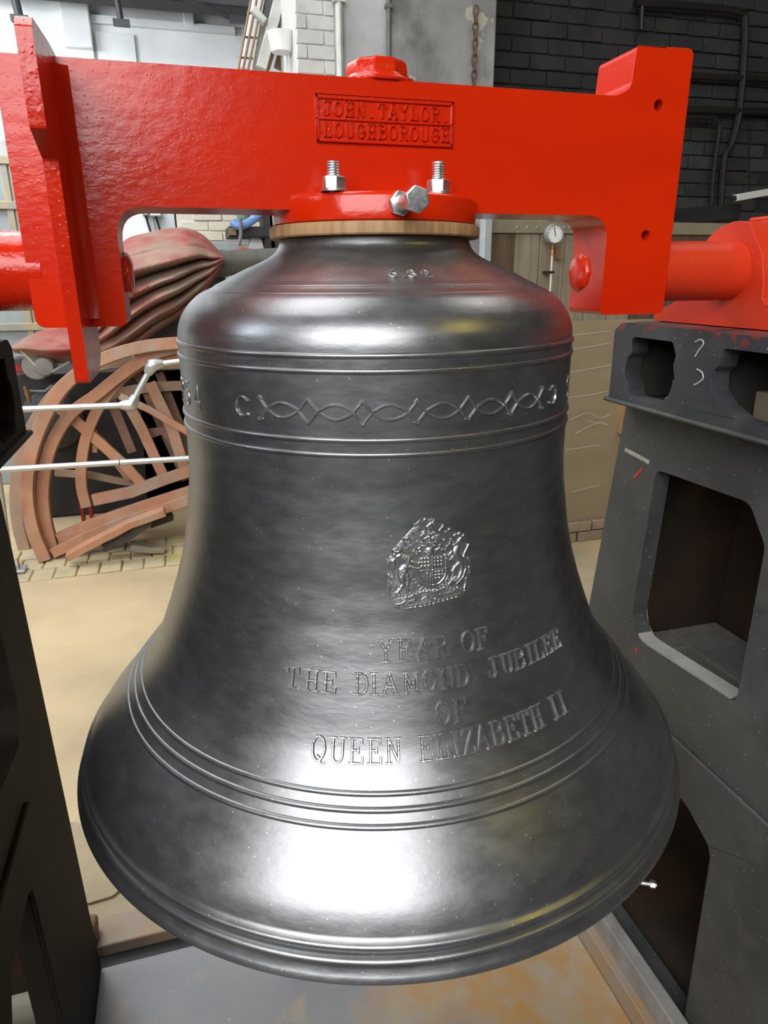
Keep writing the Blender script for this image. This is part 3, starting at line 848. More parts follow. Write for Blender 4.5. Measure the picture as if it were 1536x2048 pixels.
def relief(name, caps, polys=(), step=7.0, grain=0.12, seed=1):
    """caps: (points, radii, height mm); polys: (points, height mm, bevel px)"""
    allp = [q for c_ in caps for q in c_[0]] + [q for p_ in polys for q in p_[0]]
    mr = max([max(np.atleast_1d(c_[1])) for c_ in caps] + [2])
    xs = np.arange(min(q[0] for q in allp) - mr - step, max(q[0] for q in allp) + mr + 2 * step, step)
    ys = np.arange(min(q[1] for q in allp) - mr - step, max(q[1] for q in allp) + mr + 2 * step, step)
    X, Y = np.meshgrid(xs, ys)
    H = np.zeros_like(X)
    for pts, rad, hh in caps:
        rad = np.atleast_1d(rad) * np.ones(len(pts))
        if len(pts) == 1:
            pts = [pts[0], (pts[0][0] + .1, pts[0][1])]; rad = np.array([rad[0], rad[0]])
        for (a_, b_, r0, r1) in zip(pts[:-1], pts[1:], rad[:-1], rad[1:]):
            dx, dy = b_[0] - a_[0], b_[1] - a_[1]
            t = np.clip(((X - a_[0]) * dx + (Y - a_[1]) * dy) / (dx * dx + dy * dy), 0, 1)
            d = np.hypot(X - a_[0] - t * dx, Y - a_[1] - t * dy)
            r = r0 + (r1 - r0) * t
            H = np.maximum(H, hh * np.sqrt(np.clip(1 - (d / r) ** 2, 0, 1)))
    for pts, hh, bv in polys:
        ins = np.zeros_like(X, bool); dmin = np.full_like(X, 1e9)
        for a_, b_ in zip(pts, pts[1:] + pts[:1]):
            c1 = (a_[1] > Y) != (b_[1] > Y)
            xi = (b_[0] - a_[0]) * (Y - a_[1]) / ((b_[1] - a_[1]) if b_[1] != a_[1] else 1e-9) + a_[0]
            ins ^= c1 & (X < xi)
            dx, dy = b_[0] - a_[0], b_[1] - a_[1]
            t = np.clip(((X - a_[0]) * dx + (Y - a_[1]) * dy) / (dx * dx + dy * dy + 1e-9), 0, 1)
            dmin = np.minimum(dmin, np.hypot(X - a_[0] - t * dx, Y - a_[1] - t * dy))
        H = np.maximum(H, np.where(ins, hh * np.clip(dmin / bv, 0, 1), 0))
    g = np.random.RandomState(seed).rand(*X.shape)
    H = np.where(H > 0.05, H * (1 + grain * (g - .5)), 0)
    keep = H > 0
    grow = keep.copy()
    grow[1:] |= keep[:-1]; grow[:-1] |= keep[1:]; grow[:, 1:] |= keep[:, :-1]; grow[:, :-1] |= keep[:, 1:]
    idx = -np.ones(X.shape, int)
    sel = np.argwhere(grow)
    idx[grow] = np.arange(len(sel))
    pos = crest_pt(X[grow], Y[grow], np.where(keep, H, -0.5)[grow] * 0.001)
    fs = []
    for i, j in sel:
        if i + 1 < X.shape[0] and j + 1 < X.shape[1]:
            q = (idx[i, j], idx[i, j + 1], idx[i + 1, j + 1], idx[i + 1, j])
            if min(q) >= 0: fs.append(q)
    m = MB(); m.add(pos, fs)
    return m.build(name, M['bell_relief'], bell, shade=0 or 80)


def ell(cx, cy, rx, ry, a0, a1, n): return [(cx + rx * math.cos(math.radians(a0 + (a1 - a0) * k / n)), cy + ry * math.sin(math.radians(a0 + (a1 - a0) * k / n))) for k in range(n + 1)]


relief('arms_shield', [([(630, 700), (630, 900)] + ell(800, 900, 175, 190, 180, 0, 14) + [(970, 700)], 10, 2.6), ([(800, 705), (800, 1085)], 8, 2.9), ([(625, 890), (975, 890)], 8, 2.9)] +
       [([(650 + 22 * k, 735 + 48 * j), (668 + 22 * k, 735 + 48 * j)], 11, 2.9) for j in range(3) for k in range(0, 6, 2)] +
       [([(830 + 44 * k, 740 + 45 * j)], 15, 2.9) for j in range(3) for k in range(3)] +
       [([(720, 925), (735, 960), (735, 1050)], 9, 2.8), ([(770, 925), (765, 1060)], 8, 2.8)] +
       [([(830 + 44 * k, 915 + 42 * j), (848 + 44 * k, 915 + 42 * j)], 11, 2.9) for j in range(3) for k in range(3 - (j > 1))],
       [([(625, 695), (975, 695), (975, 900)] + ell(800, 900, 175, 190, 0, 180, 14)[1:] + [(625, 900)], 1.9, 22)], seed=2)
relief('arms_garter', [(ell(795, 890, 225, 240, 160, 20, 26), 8, 1.7), (ell(795, 890, 285, 275, 165, 15, 26), 8, 1.7)] +
       [([(795 + 255 * math.cos(math.radians(q)), 890 + 258 * math.sin(math.radians(q))), (795 + 268 * math.cos(math.radians(q + 1)), 890 + 266 * math.sin(math.radians(q + 1)))], 13, 1.8) for q in range(35, 160, 11)], seed=3)
relief('arms_crown', [([(655, 520), (700, 535), (770, 540), (850, 530)], 20, 3.4), ([(665, 570), (770, 590), (850, 568)], 14, 3.0), ([(660, 500), (650, 440), (700, 405), (760, 430), (765, 510)], 16, 3.3),
                      ([(770, 510), (775, 425), (830, 400), (870, 430), (860, 500)], 16, 3.3), ([(700, 480), (740, 460)], 26, 3.0), ([(800, 480), (835, 460)], 26, 3.0),
                      ([(765, 395)], 22, 3.4), ([(765, 360), (765, 350)], 14, 3.0)] + [([(680 + 35 * k, 555)], 12, 3.3) for k in range(5)], seed=4)
relief('arms_helm', [([(770, 640), (760, 690)], (70, 45), 3.2), ([(700, 670), (640, 640)], 30, 2.4), ([(850, 640), (905, 620)], 30, 2.4)], seed=5)
relief('arms_crest_lion', [([(740, 330), (790, 290), (840, 280)], (24, 28, 24), 2.9), ([(830, 260)], 30, 3.2), ([(755, 320), (750, 350)], 14, 2.4), ([(800, 310), (800, 350)], 14, 2.4), ([(835, 310), (850, 350)], 14, 2.4),
                           ([(735, 320), (700, 290), (700, 240), (720, 220)], 13, 2.2), ([(760, 245), (800, 232), (850, 240)], 12, 2.8)], seed=6)
relief('arms_lion', [([(335, 620)], 62, 3.4), ([(300, 600), (340, 575), (385, 600)], 26, 3.7), ([(300, 660), (330, 690), (380, 670)], 24, 3.7), ([(320, 625)], 20, 4.0), ([(360, 620)], 18, 4.0),
                     ([(370, 690), (470, 740), (480, 790)], (70, 85, 60), 3.2), ([(290, 740), (300, 830)], (45, 25), 2.6), ([(470, 800), (400, 870), (395, 920)], (62, 55, 52), 2.9),
                     ([(500, 820), (590, 850), (650, 845)], (34, 26, 22), 3.4), ([(530, 760), (600, 790), (640, 770)], (34, 24, 18), 3.0),
                     ([(430, 880), (400, 960), (415, 1040), (370, 1110), (330, 1165)], (54, 50, 36, 30, 26), 3.2), ([(460, 930), (480, 1000), (460, 1080), (470, 1150)], (36, 30, 22, 20), 2.6),
                     ([(235, 740), (240, 830), (290, 890), (285, 980), (245, 1060), (250, 1140), (285, 1160), (330, 1130), (345, 1030)], 13, 2.5), ([(235, 920), (255, 960)], 28, 2.2)], seed=7)
relief('arms_unicorn', [([(1200, 530), (1130, 580)], (36, 26), 3.1), ([(1215, 510), (1245, 480)], 14, 2.6), ([(1130, 590), (1090, 600)], 22, 2.8), ([(1180, 560), (1160, 640), (1120, 720)], (48, 60, 72), 3.3),
                        ([(1120, 720), (1180, 800), (1190, 850)], (78, 58, 52), 3.2), ([(1060, 690), (1010, 720)], (34, 20), 3.2), ([(1080, 760), (1010, 790), (985, 755)], (32, 22, 18), 3.0),
                        ([(1180, 850), (1100, 890), (1060, 940), (1080, 900)], (50, 36, 26, 20), 3.0), ([(1200, 860), (1190, 960), (1140, 1040), (1000, 1100)], (48, 34, 22, 18), 3.0),
                        ([(1100, 1010), (1010, 1080)], (20, 16), 3.0), ([(1240, 850), (1250, 930), (1200, 1040), (1110, 1110)], 15, 2.7), ([(1310, 620), (1250, 710), (1225, 780), (1240, 850)], (16, 24, 22, 16), 2.8),
                        ([(1250, 1060), (1245, 1120), (1215, 1190)], (24, 26, 20), 2.6), ([(1300, 920), (1310, 1000)], 18, 2.2), ([(1290, 800), (1330, 850)], 14, 2.0)], seed=8)
mant = []
r4 = random.Random(11)
for cx_, cy_ in ((430, 480), (470, 460), (550, 410), (560, 470), (600, 520), (540, 560), (480, 590), (560, 640), (620, 600), (600, 670), (500, 520), (440, 540), (910, 390), (950, 350), (990, 420), (1040, 390), (960, 520), (900, 580), (1000, 600), (1060, 520), (1110, 480), (1170, 470), (930, 640), (980, 650), (1100, 560), (1040, 580), (890, 450), (680, 400)):
    a_ = r4.uniform(-1.2, 1.2) + (0.9 if cx_ > 760 else -0.7)
    mant.append(([(cx_, cy_), (cx_ + 34 * math.cos(a_ - 1.2), cy_ + 34 * math.sin(a_ - 1.2))], (24, 13), r4.uniform(1.9, 3.1)))
relief('arms_mantling', mant, seed=9)
relief('arms_compartment', [([(330, 1230), (480, 1215), (640, 1160), (800, 1180), (960, 1130), (1130, 1150), (1230, 1200)], 16, 1.9)] +
       [([(360 + 45 * k, 1200 - 60 * math.sin(k / 19 * math.pi) + r4.uniform(-18, 18))], r4.uniform(16, 30), r4.uniform(1.8, 2.8)) for k in range(20)], seed=10)
relief('arms_motto_ribbon', [([(470, 1325), (760, 1290)], 11, 2.2), ([(860, 1280), (1160, 1240)], 11, 2.2), ([(470, 1320), (480, 1265), (560, 1245)], 12, 2.2), ([(330, 1300), (390, 1290), (440, 1260)], 18, 2.0),
                             ([(640, 1260), (700, 1225), (730, 1250)], 16, 2.0), ([(820, 1270)], 26, 2.2), ([(880, 1215), (960, 1220), (1090, 1190)], 16, 2.0), ([(380, 1350), (440, 1355), (600, 1350)], 12, 1.6),
                             ([(620, 1350), (760, 1330), (1140, 1280)], 10, 1.5)] + [([(500 + 60 * k, 1345 - 7 * k), (515 + 60 * k, 1345 - 7 * k)], 9, 1.9) for k in range(11)], seed=11)
relief('arms_field', [([(690, 190), (620, 270), (560, 300)], 6, 1.1)], [([(690, 190), (560, 310), (420, 440), (280, 600), (200, 760), (200, 1160), (300, 1360), (480, 1395), (1180, 1300), (1330, 1200), (1350, 800), (1280, 520), (1060, 370), (860, 260)], 0.45, 60)], step=12, grain=0.3, seed=12)

# ------------------------------------------------------------------ oak packing disc
m = MB(); m.lathe([(0.0, .0503), (.1455, .0503), (.147, .052), (.147, .064), (.146, .0655), (0.0, .0655)], 96)
tag(m.build('packing_disc', M['oak'], shade=40), 'round oak packing disc between the bell crown and the headstock', 'disc')

# ------------------------------------------------------------------ red headstock
V0, V1 = -.063, .028
hs = thing('headstock', 'glossy red cast headstock bridging the two stands above the bell', 'headstock', (0, -.017, -.056))
outline = [(-.4454, -.0560), (-.3400, -.0560), (-.3390, .0822), (.3345, .0822), (.3345, -.0560), (.4454, -.0560), (.4454, .2975), (.3540, .2955), (.3505, .2430), (.3300, .2340), (-.4454, .2340)]
rads = [.014, .010, .034, .034, .010, .010, .010, .008, .020, .02, .010]
m = MB(); m.prism(rounded(outline, rads, 6), V0, V1, 'y', holes=[circle(.398, .226, .0075, 16)[::-1], circle(.400, .0565, .0075, 16)[::-1]])
m.build('headstock_beam', M['red'], hs, bevel=.006, seg=3, shade=40)
m = MB(); m.lathe([(.10, .0662), (.139, .0662), (.1415, .068), (.1425, .094), (.140, .0985), (.136, .0997), (.10, .0997)], 96, closed=True); m.build('canon_pad', M['red'], hs, shade=50)
m = MB(); m.lathe([(0, .0663), (.12, .0663), (.12, .0990), (0, .0990)], 48); m.build('pad_core', M['red'], hs, shade=40)
m = MB(); m.lathe([(0.0, .234), (.050, .234), (.049, .240), (.042, .2425), (.0405, .256), (.037, .2615), (.024, .2635), (0.0, .2635)], 10, (0.0, -.020, 0)); m.build('top_boss', M['red_fin'], hs, shade=30, bevel=.002)
# dressed reinforcing round each arm window is the beam itself; painted bolt ends in the arms
for sx, u0, vv, ww in ((1, .3345, .004, .005), (-1, -.3395, .004, .005)):
    m = MB(); m.lathe([(0.029, 0.002), (0.028, -0.004), (.020, -.008), (0.0, -.009)] if sx > 0 else [(0.029, -0.002), (0.028, 0.006), (.020, .010), (0.0, .011)], 8, (u0, vv, ww), 'x')
    o = m.build('painted_bolt_end', M['red'], hs, shade=30, bevel=.002)
# wheel-mount fin at the left
fin = [(-.160, -.112), (-.155, .118), (-.205, .138), (-.205, .222), (-.195, .232), (-.100, .238), (.000, .238), (.000, -.06), (-.008, -.095), (-.035, -.108), (-.060, -.113)]
m = MB(); m.prism(rounded(fin, .004, 3), -.397, -.382, 'x'); m.build('wheel_fin', M['red_fin'], hs, bevel=.0025, seg=2, shade=40)
m = MB()
m.prism([(-.3825, -.062), (-.3825, -.078), (-.378, -.067), (-.368, -.0625)], -.046, .226, 'z')
m.build('fin_fillet', M['red'], hs, shade=50)
# gudgeons
m = MB(); m.lathe([(0, .430), (.0455, .430), (.0455, .610), (0, .610)], 48, (0, -.017, .006), 'x'); m.build('gudgeon', M['red_matt'], hs, shade=40)
m = MB(); m.lathe([(0, -.62), (.0470, -.62), (.0470, -.43), (0, -.43)], 48, (0, -.017, .010), 'x'); m.build('gudgeon', M['red_fin'], hs, shade=40)
# founder's plate
m = MB(); fr_ = [(-.0900, .1625), (.0885, .1630), (.0885, .2100), (-.0900, .2115)]
m.prism(fr_, V0 - .0016, V0 + .001, 'y'); plate = m.build('name_plate', M['red_fin'], hs, bevel=.001)
m = MB()
for lo, hi in (((-.0910, .1610), (.0895, .1650)), ((-.0910, .1855), (.0895, .1885)), ((-.0910, .2085), (.0895, .2125)), ((-.0910, .1610), (-.0875, .2125)), ((.0860, .1610), (.0895, .2125))):
    m.prism([lo, (hi[0], lo[1]), hi, (lo[0], hi[1])], V0 - .0042, V0 + .001, 'y')
m.build('plate_border', M['red_fin'], plate, bevel=.0008)
for txt, zt_, x0, dx in (("JOHN.TAYLOR.", .1905, -.0825, .0142), ("LOUGHBOROUGH", .1672, -.0825, .0142)):
    for k, ch in enumerate(txt):
        m = MB(); xc = x0 + k * dx
        for pl in G[ch]:
            if len(pl) == 2 and pl[0][1] == pl[1][1] and abs(pl[1][0] - pl[0][0]) <= 2 * S + .12 and ch not in 'AEFGH': continue
            stroke(m, [(a_ * .0105, b_ * .0155) for a_, b_ in pl], .0015, .0030, lambda x, y, h: (xc + x, V0 - .0016 - h, zt_ + y))
        m.build('raised_letter', M['red_fin'], plate, shade=50)

# ------------------------------------------------------------------ bolts through the pad
def hexa(r, n=6, ph=0.0): return circle(0, 0, r, n, ph)


def threaded(mb, c, z0, z1, r, pitch=.0028, n=20):
    prof = [(0, z0)]
    z = z0
    while z < z1 - pitch:
        prof += [(r, z), (r * .88, z + pitch * .5)]
        z += pitch
    prof += [(r, z), (r * .9, z1 - .0005), (r * .75, z1), (0, z1)]
    mb.lathe(prof, n, c)


for i, (x, y, zt_, lab) in enumerate(((-.0795, -.105, .1335, 'left zinc stud with hex nut standing on the headstock pad'), (.0560, -.105, .1375, 'right zinc stud with hex nut standing on the headstock pad'))):
    t = thing('hanging_bolt', lab, 'bolt', (x, y, .0997), 'zinc studs on the headstock pad')
    m = MB(); m.lathe([(.006, .0999), (.0165, .0999), (.0165, .1022), (.006, .1022)], 32, (x, y, 0), closed=True); m.build('washer', M['zinc'], t)
    m = MB(); ph = math.radians(30 + (8 if i else 2))
    m.prism([(x + a_, y + b_) for a_, b_ in hexa(.0150, 6, ph)], .1022, .1165, 'z'); m.build('hex_nut', M['zinc'], t, bevel=.0012)
    m = MB(); threaded(m, (x, y, 0), .09, zt_, .0085); m.build('stud', M['zinc'], t, shade=30)
# clapper-independent adjusting bolt at the front of the pad
bd = unit((0.02, -1.0, -0.02))
b0 = np.array([-.0070, -.1400, .0845])
bt = thing('adjusting_bolt', 'zinc hex bolt with lock nut jutting forward from the pad', 'bolt', b0)
ax = unit(np.cross(bd, (0, 0, 1))); ay = np.cross(ax, bd)


def hexprism(mb, c, d, r, L, ph):
    vs = []
    for t in (0, L):
        for a_, b_ in hexa(r, 6, ph): vs.append(c + d * t + ax * a_ + ay * b_)
    mb.add(vs, [tuple(range(6))[::-1], tuple(range(6, 12))] + [(k, (k + 1) % 6, (k + 1) % 6 + 6, k + 6) for k in range(6)])


m = MB(); hexprism(m, b0 - bd * .002, bd, .0150, .0125, .25); m.build('lock_nut', M['zinc'], bt, bevel=.0012)
m = MB(); m.tube([b0 - bd * .02, b0 + bd * .062], .0085, 24); m.build('bolt_shank', M['zinc'], bt, shade=40)
m = MB(); hexprism(m, b0 + bd * .060, bd, .0150, .0095, .32); head = m.build('bolt_head', M['zinc'], bt, bevel=.0012)
hc = b0 + bd * .0697
for tx, cx_, cy_, rot in (('8.8', .0065, .0040, -50), ('8.8', -.0080, -.0035, -60)):
    for k, ch in enumerate(tx):
        m = MB(); co, si = math.cos(math.radians(rot)), math.sin(math.radians(rot))
        for pl in G[ch]:
            def f(x, y, h, k=k, co=co, si=si, cx_=cx_, cy_=cy_):
                X, Y = x + (k - 1.5) * .0030, y - .0018
                return hc - ax * (cx_ + co * X - si * Y) * -1 + ay * (cy_ + si * X + co * Y) + bd * (h + .0002)
            stroke(m, [(a_ * .0026, b_ * .0036) for a_, b_ in pl], .0004, .0005, f)
        m.build('raised_figure', M['zinc'], head)

# ------------------------------------------------------------------ bearing at the right
bear = thing('bearing_housing', 'red plummer block bearing on top of the right stand', 'bearing', (.70, -.017, -.083))
bo = [(-.36, -.082), (.165, -.082), (.165, -.066), (.120, -.050), (.075, -.022)] + [(-.017 + .088 * math.cos(math.radians(q)), .002 + .080 * math.sin(math.radians(q))) for q in range(12, 116, 8)] + \
     [(-.080, .030), (-.092, -.010), (-.094, -.036), (-.102, -.043), (-.36, -.045)]
m = MB(); m.prism(bo, .600, .650, 'x'); m.build('bearing_base', M['red_matt'], bear, bevel=.003, seg=2)
m = MB()
cap = [(-.017 + .090 * math.cos(math.radians(q)), .002 + .082 * math.sin(math.radians(q))) for q in range(0, 181, 9)]
m.prism([(.085, -.055)] + cap + [(-.119, -.055)], .652, .730, 'x'); m.build('bearing_cap', M['red_matt'], bear, bevel=.003, seg=2)
m = MB(); m.prism([(-.36, -.0815), (.14, -.0815), (.14, -.052), (-.36, -.046)], .652, .80, 'x'); m.build('bearing_foot', M['red_matt'], bear, bevel=.003)
m = MB(); m.box((.655, -.06, .0825), (.725, .02, .0905)); m.build('cap_lug', M['red_matt'], bear, bevel=.003)


# ------------------------------------------------------------------ the two iron stands
def mk_stand(sg, uT, uLg, lab, face, top, dy=0.0, holes=True):
    """sg +1 = right stand (faces -x), -1 = left stand (faces +x)"""
    st = thing('bell_stand', lab, 'stand', (sg * (abs(uLg) + .12), -.125, FL))

    def X(a_, b_): return (sg * a_, sg * b_) if sg > 0 else (-b_, -a_)

    def pr(poly, a_, b_, name, mt, hl=(), bev=.004):
        m = MB(); lo, hi = X(a_, b_); m.prism(poly, lo, hi, 'x', hl); return m.build(name, mt, st, bevel=bev, seg=2)
    # channel-section top block with cored openings
    h1 = rounded([(.115, -.106), (.000, -.106), (-.012, -.128), (-.008, -.145), (-.016, -.165), (-.006, -.195), (.018, -.214), (.105, -.214), (.108, -.195), (.125, -.175), (.122, -.145), (.108, -.135)], .010, 4)
    h2 = rounded([(-.118, -.106), (-.245, -.106), (-.255, -.128), (-.252, -.165), (-.245, -.195), (-.225, -.210), (-.165, -.207), (-.128, -.192), (-.103, -.172), (-.100, -.145), (-.112, -.135)], .010, 4)
    blk = rounded([(.150, -.0835), (.170, -.098), (.168, -.2245), (-.43, -.2245), (-.43, -.0835)], [.006, .006, .004, .004, .004], 3)
    pr(blk, uT, uT + .035, 'top_block_face', top, [h1[::-1], h2[::-1]])
    pr([(.165, -.0835), (-.43, -.0835), (-.43, -.098), (.165, -.098)], uT + .034, uT + .30, 'top_table', top)
    pr([(.165, -.104), (.135, -.104), (.135, -.2245), (.165, -.2245)], uT + .034, uT + .30, 'end_web', M['iron_dark'])
    pr([(-.05, -.104), (-.085, -.104), (-.085, -.2245), (-.05, -.2245)], uT + .034, uT + .30, 'middle_web', M['iron_dark'])
    pr([(.165, -.104), (-.43, -.104), (-.43, -.2245), (.165, -.2245)], uT + .30, uT + .33, 'rear_face', M['iron_dark'])
    pr([(.178, -.2245), (.178, -.233), (-.45, -.233), (-.45, -.2245)], uT - .008, uT + .34, 'ledge_plate', face)
    # packing timbers lying in the channel
    for (y0, y1, z0, z1) in ((.105, -.030, -.224, -.186), (-.10, -.24, -.224, -.178)):
        pr([(y0, z0), (y0, z1), (y1, z1 + .004), (y1, z0)], uT + .09, uT + .16, 'packing_timber', M['timber'])
    # A-frame face
    a0 = uLg
    if sg > 0:
        win = rounded([(.066, -.350), (-.168, -.344), (-.213, -.402), (-.213, -.690), (.052, -.712), (.083, -.668)], [.022, .03, .03, .02, .05, .03], 5)
        low = rounded([(.10, -.925), (-.150, -.958), (-.222, -.995), (-.232, -1.42), (.10, -1.42)], [.03, .03, .03, .02, .03], 4)
        out = [(.178, -.233), (.237, -.705), (.292, -1.46), (.292, FL), (-.56, FL), (-.56, -1.46), (-.45, -.705), (-.41, -.233)]
    else:
        win = rounded([(.066, -.350), (-.168, -.344), (-.213, -.402), (-.213, -.690), (.052, -.712), (.083, -.668)], [.022, .03, .03, .02, .05, .03], 5)
        low = rounded([(-.055, -.900), (-.20, -.905), (-.36, -1.15), (-.40, -1.52), (-.03, -1.52), (-.05, -1.20)], [.03, .03, .03, .02, .02, .03], 4)
        out = [(.205, -.233), (.225, -.455), (.272, -1.30), (.285, -1.46), (.285, FL), (-.56, FL), (-.56, -1.46), (-.45, -.705), (-.41, -.233)]
    hl = [win[::-1], low[::-1]]
    pr(out, a0, a0 + .034, 'frame_face', face, hl, 0)
    sp = [(.086, -.655), (.082, -.672), (.072, -.694), (.052, -.7085), (.03, -.7095), (-.06, -.7020), (-.15, -.6940), (-.198, -.690)]
    pr(sp + [(y_, z_ + .0035) for y_, z_ in sp[::-1]], a0 + .001, a0 + .036, 'window_sill', M['dust'] if sg > 0 else face, (), 0)
    # lower half stands a little proud, making the dust line
    lowout = [(.125, -.846), (.125, FL + .0), (-.56, FL), (-.56, -1.46), (-.47, -.846)] if sg > 0 else [(.02, -.80), (.02, FL), (-.56, FL), (-.56, -1.46), (-.47, -.80)]
    pr(lowout, a0 - .007, a0 + .001, 'lower_facing', face, [low[::-1]], .004)
    # window sill thickness, dusty; inner end wall, rear face
    sill = [(.083, -.668), (.052, -.712), (-.213, -.690)]
    pr([(.215, -.24), (.275, -1.46), (.235, -1.46), (.185, -.24)], a0 + .045, a0 + .34, 'end_wall', M['rust_in'])
    pr([(-.415, -.104), (-.43, -.104), (-.43, -.2245), (-.415, -.2245)], uT + .034, uT + .30, 'end_web', M['iron_dark'])
    if sg > 0: pr([(-.375, -.24), (-.47, -1.44), (-.50, -1.44), (-.405, -.24)], a0 + .034, a0 + .34, 'end_wall', M['rust_in'])
    pr([(.20, -.24), (.27, -1.46), (-.50, -1.46), (-.40, -.24)], a0 + .34, a0 + .37, 'rear_frame', M['rust_in'])
    pr([(.215, -.80), (.215, -.835), (-.44, -.835), (-.44, -.80)], a0 + .20, a0 + .34, 'inner_flange', M['dust'])
    pr([(.215, -.80), (.215, -.835), (.13, -.835), (.13, -.80)], a0 + .045, a0 + .20, 'inner_flange', M['dust'])
    pr([(.215, -.836), (.215, -.875), (-.44, -.875), (-.44, -.836)], a0 + .21, a0 + .34, 'inner_flange', M['dust'])
    # foot rail
    if sg < 0: return st
    pr([(.292, FL), (.292, FL + .10), (-.56, FL + .10), (-.56, FL)], a0 - .065, a0 - .002, 'foot_rail', M['plate2'] if sg > 0 else M['iron_left'])
    pr([(.28, FL + .02), (.28, FL + .108), (-.55, FL + .108), (-.55, FL + .02)], a0 - .001, a0 + .35, 'inner_shade_sheet', M['rust_in'])  # added dark sheet over the inner floor; shade inside the stand put into colour
    pr([(.25, FL + .10), (.25, FL + .155), (-.56, FL + .155), (-.56, FL + .10)], a0 - .045, a0 - .012, 'foot_rib', M['dust'] if sg > 0 else M['iron_left'])
    return st


stR = mk_stand(1, .52, .57, 'grey cast iron stand at right with a big window opening', M['iron'], M['iron_top'])
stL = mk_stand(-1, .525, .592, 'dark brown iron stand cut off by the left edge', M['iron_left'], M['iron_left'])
# chalk figures, smears and paint dabs on the right stand
for pts in (((1390, 684), (1402, 679), (1407, 687), (1398, 700), (1390, 713)), ((1394, 738), (1404, 745), (1406, 757), (1396, 766), (1388, 770))):
    m = MB(); m.tube(smooth([Pu(a_, b_, .5195) for a_, b_ in pts], 5), .0012, 5); m.build('chalk_mark', M['chalk'], stR)
m = MB(); m.bar([Pu(1250, 899, .5695), Pu(1275, 912, .5695), Pu(1298, 925, .5695)], .004, .0005, (1, 0, 0)); m.build('paint_smear', M['cream_paint'], stR)
for a_, b_ in (((1268, 956), (1284, 938)), ((1272, 1296), (1273, 1306))):
    m = MB(); m.bar([Pu(*a_, .5695), Pu(*b_, .5695)], .003, .0005, (1, 0, 0)); m.build('paint_dab', M['red_dab'], stR)
for (px, py, u_), lab in zip(((1300, 1768, .60), (1366, 2006, .60)), ('small zinc bolt lying behind the bell lip inside the right stand', 'zinc hex bolt at foot of the right stand opening')):
    q = Pu(px, py, u_)
    t = thing('foot_bolt', lab, 'bolt', q)
    m = MB(); ax_, ay_ = np.array([0, 1.0, 0]), np.array([0, 0, 1.0]); dd = unit((.75, -.55, .15))
    a_ = unit(np.cross(dd, (0, 0, 1))); b_ = np.cross(a_, dd)
    vs = []
    for s_ in (0, .012):
        vs += [q + dd * s_ + a_ * x * 1.0 + b_ * y for x, y in hexa(.0095)]
    m.add(vs, [tuple(range(6))[::-1], tuple(range(6, 12))] + [(k, (k + 1) % 6, (k + 1) % 6 + 6, k + 6) for k in range(6)])
    m.build('bolt_head', M['zinc'], t, bevel=.001)
    m = MB(); m.tube([q - dd * .045, q + dd * .014], .0052, 12); m.build('bolt_shank', M['zinc'], t)

# ------------------------------------------------------------------ steel plates on the floor between the stands
ZP = -1.50
m = MB(); m.box((-.64, -.75, FL + .012), (.505, .285, ZP)); tag(m.build('floor_plate', M['plate'], bevel=.004), 'large rusting blue grey steel plate under the bell', 'plate')
m = MB(); m.box((-.64, .345, FL + .012), (.505, .43, ZP - .002)); tag(m.build('cross_strip', M['plate2'], bevel=.004), 'narrow rusty steel strip behind the large floor plate', 'strip')
m = MB(); m.box((-.64, .285, FL), (.505, .345, FL + .014)); tag(m.build('dark_gap', M['black'], bevel=0), 'dark gap between the floor plate and the rusty strip', 'channel')  # black strip laid in the gap between plate and strip
q = Pw(181, 1890, ZP)
m = MB(); m.lathe([(0, -.02), (.028, -.02), (.030, -.01), (.030, .01), (.026, .016), (0, .018)], 20, (q[0] + .0, q[1] + .02, ZP + .028), 'x')
tag(m.build('pivot_boss', M['rust']), 'small rusty round boss at foot of the left stand', 'boss')

# ------------------------------------------------------------------ broken bell wheels
def wheel_bar(par, pts, v0, lean, hw, hd, mk, name, dv=0.0, sm=True):
    out = []
    for px, py in pts:
        v = v0
        for _ in range(4):
            q = P(px, py, v)
            v = v0 + (q[2] - FL) * lean + dv
        out.append(q)
    m = MB(); m.bar(smooth(out, 6) if sm and len(out) > 2 else out, hw, hd, (0, 1, -lean)); return m.build(name, M[mk], par, bevel=.003, seg=1)


LE = 0.16
wh = [thing('wooden_hoop', 'salmon half wheel standing foremost of the bell wheel pile', 'wheel', P(92, 1120, 3.06)),
      thing('wooden_hoop', 'second salmon half wheel just inside the foremost rim', 'wheel', P(105, 1098, 3.16)),
      thing('wooden_hoop', 'short rim half wheel with a heavy cross timber near the bell', 'wheel', P(175, 1005, 3.22)),
      thing('wooden_hoop', 'dusty dark half wheel hidden behind the other wheels', 'wheel', P(50, 1095, 3.36))]
wheel_bar(wh[0], [(92, 1120), (66, 1055), (55, 975), (70, 885), (112, 795), (160, 745), (222, 712), (300, 692), (400, 684)], 3.06, LE, .034, .035, 'wheel', 'rim')
wheel_bar(wh[0], [(105, 1106), (200, 1062), (290, 1030), (400, 992)], 3.08, LE, .030, .03, 'wheel', 'spoke')
wheel_bar(wh[0], [(118, 815), (160, 850), (250, 930), (290, 975)], 3.20, LE, .030, .02, 'wheel', 'spoke', sm=False)
wheel_bar(wh[0], [(150, 842), (205, 885), (262, 960)], 3.28, LE, .026, .02, 'wheel', 'spoke', sm=False)
wheel_bar(wh[1], [(106, 1098), (90, 1030), (88, 965), (102, 895), (140, 830), (195, 788), (245, 748), (305, 710), (362, 694), (420, 688)], 3.14, LE, .032, .03, 'wheel', 'rim')
wheel_bar(wh[1], [(116, 1076), (190, 1045), (285, 1012), (400, 975)], 3.14, LE, .030, .03, 'wheel', 'spoke')
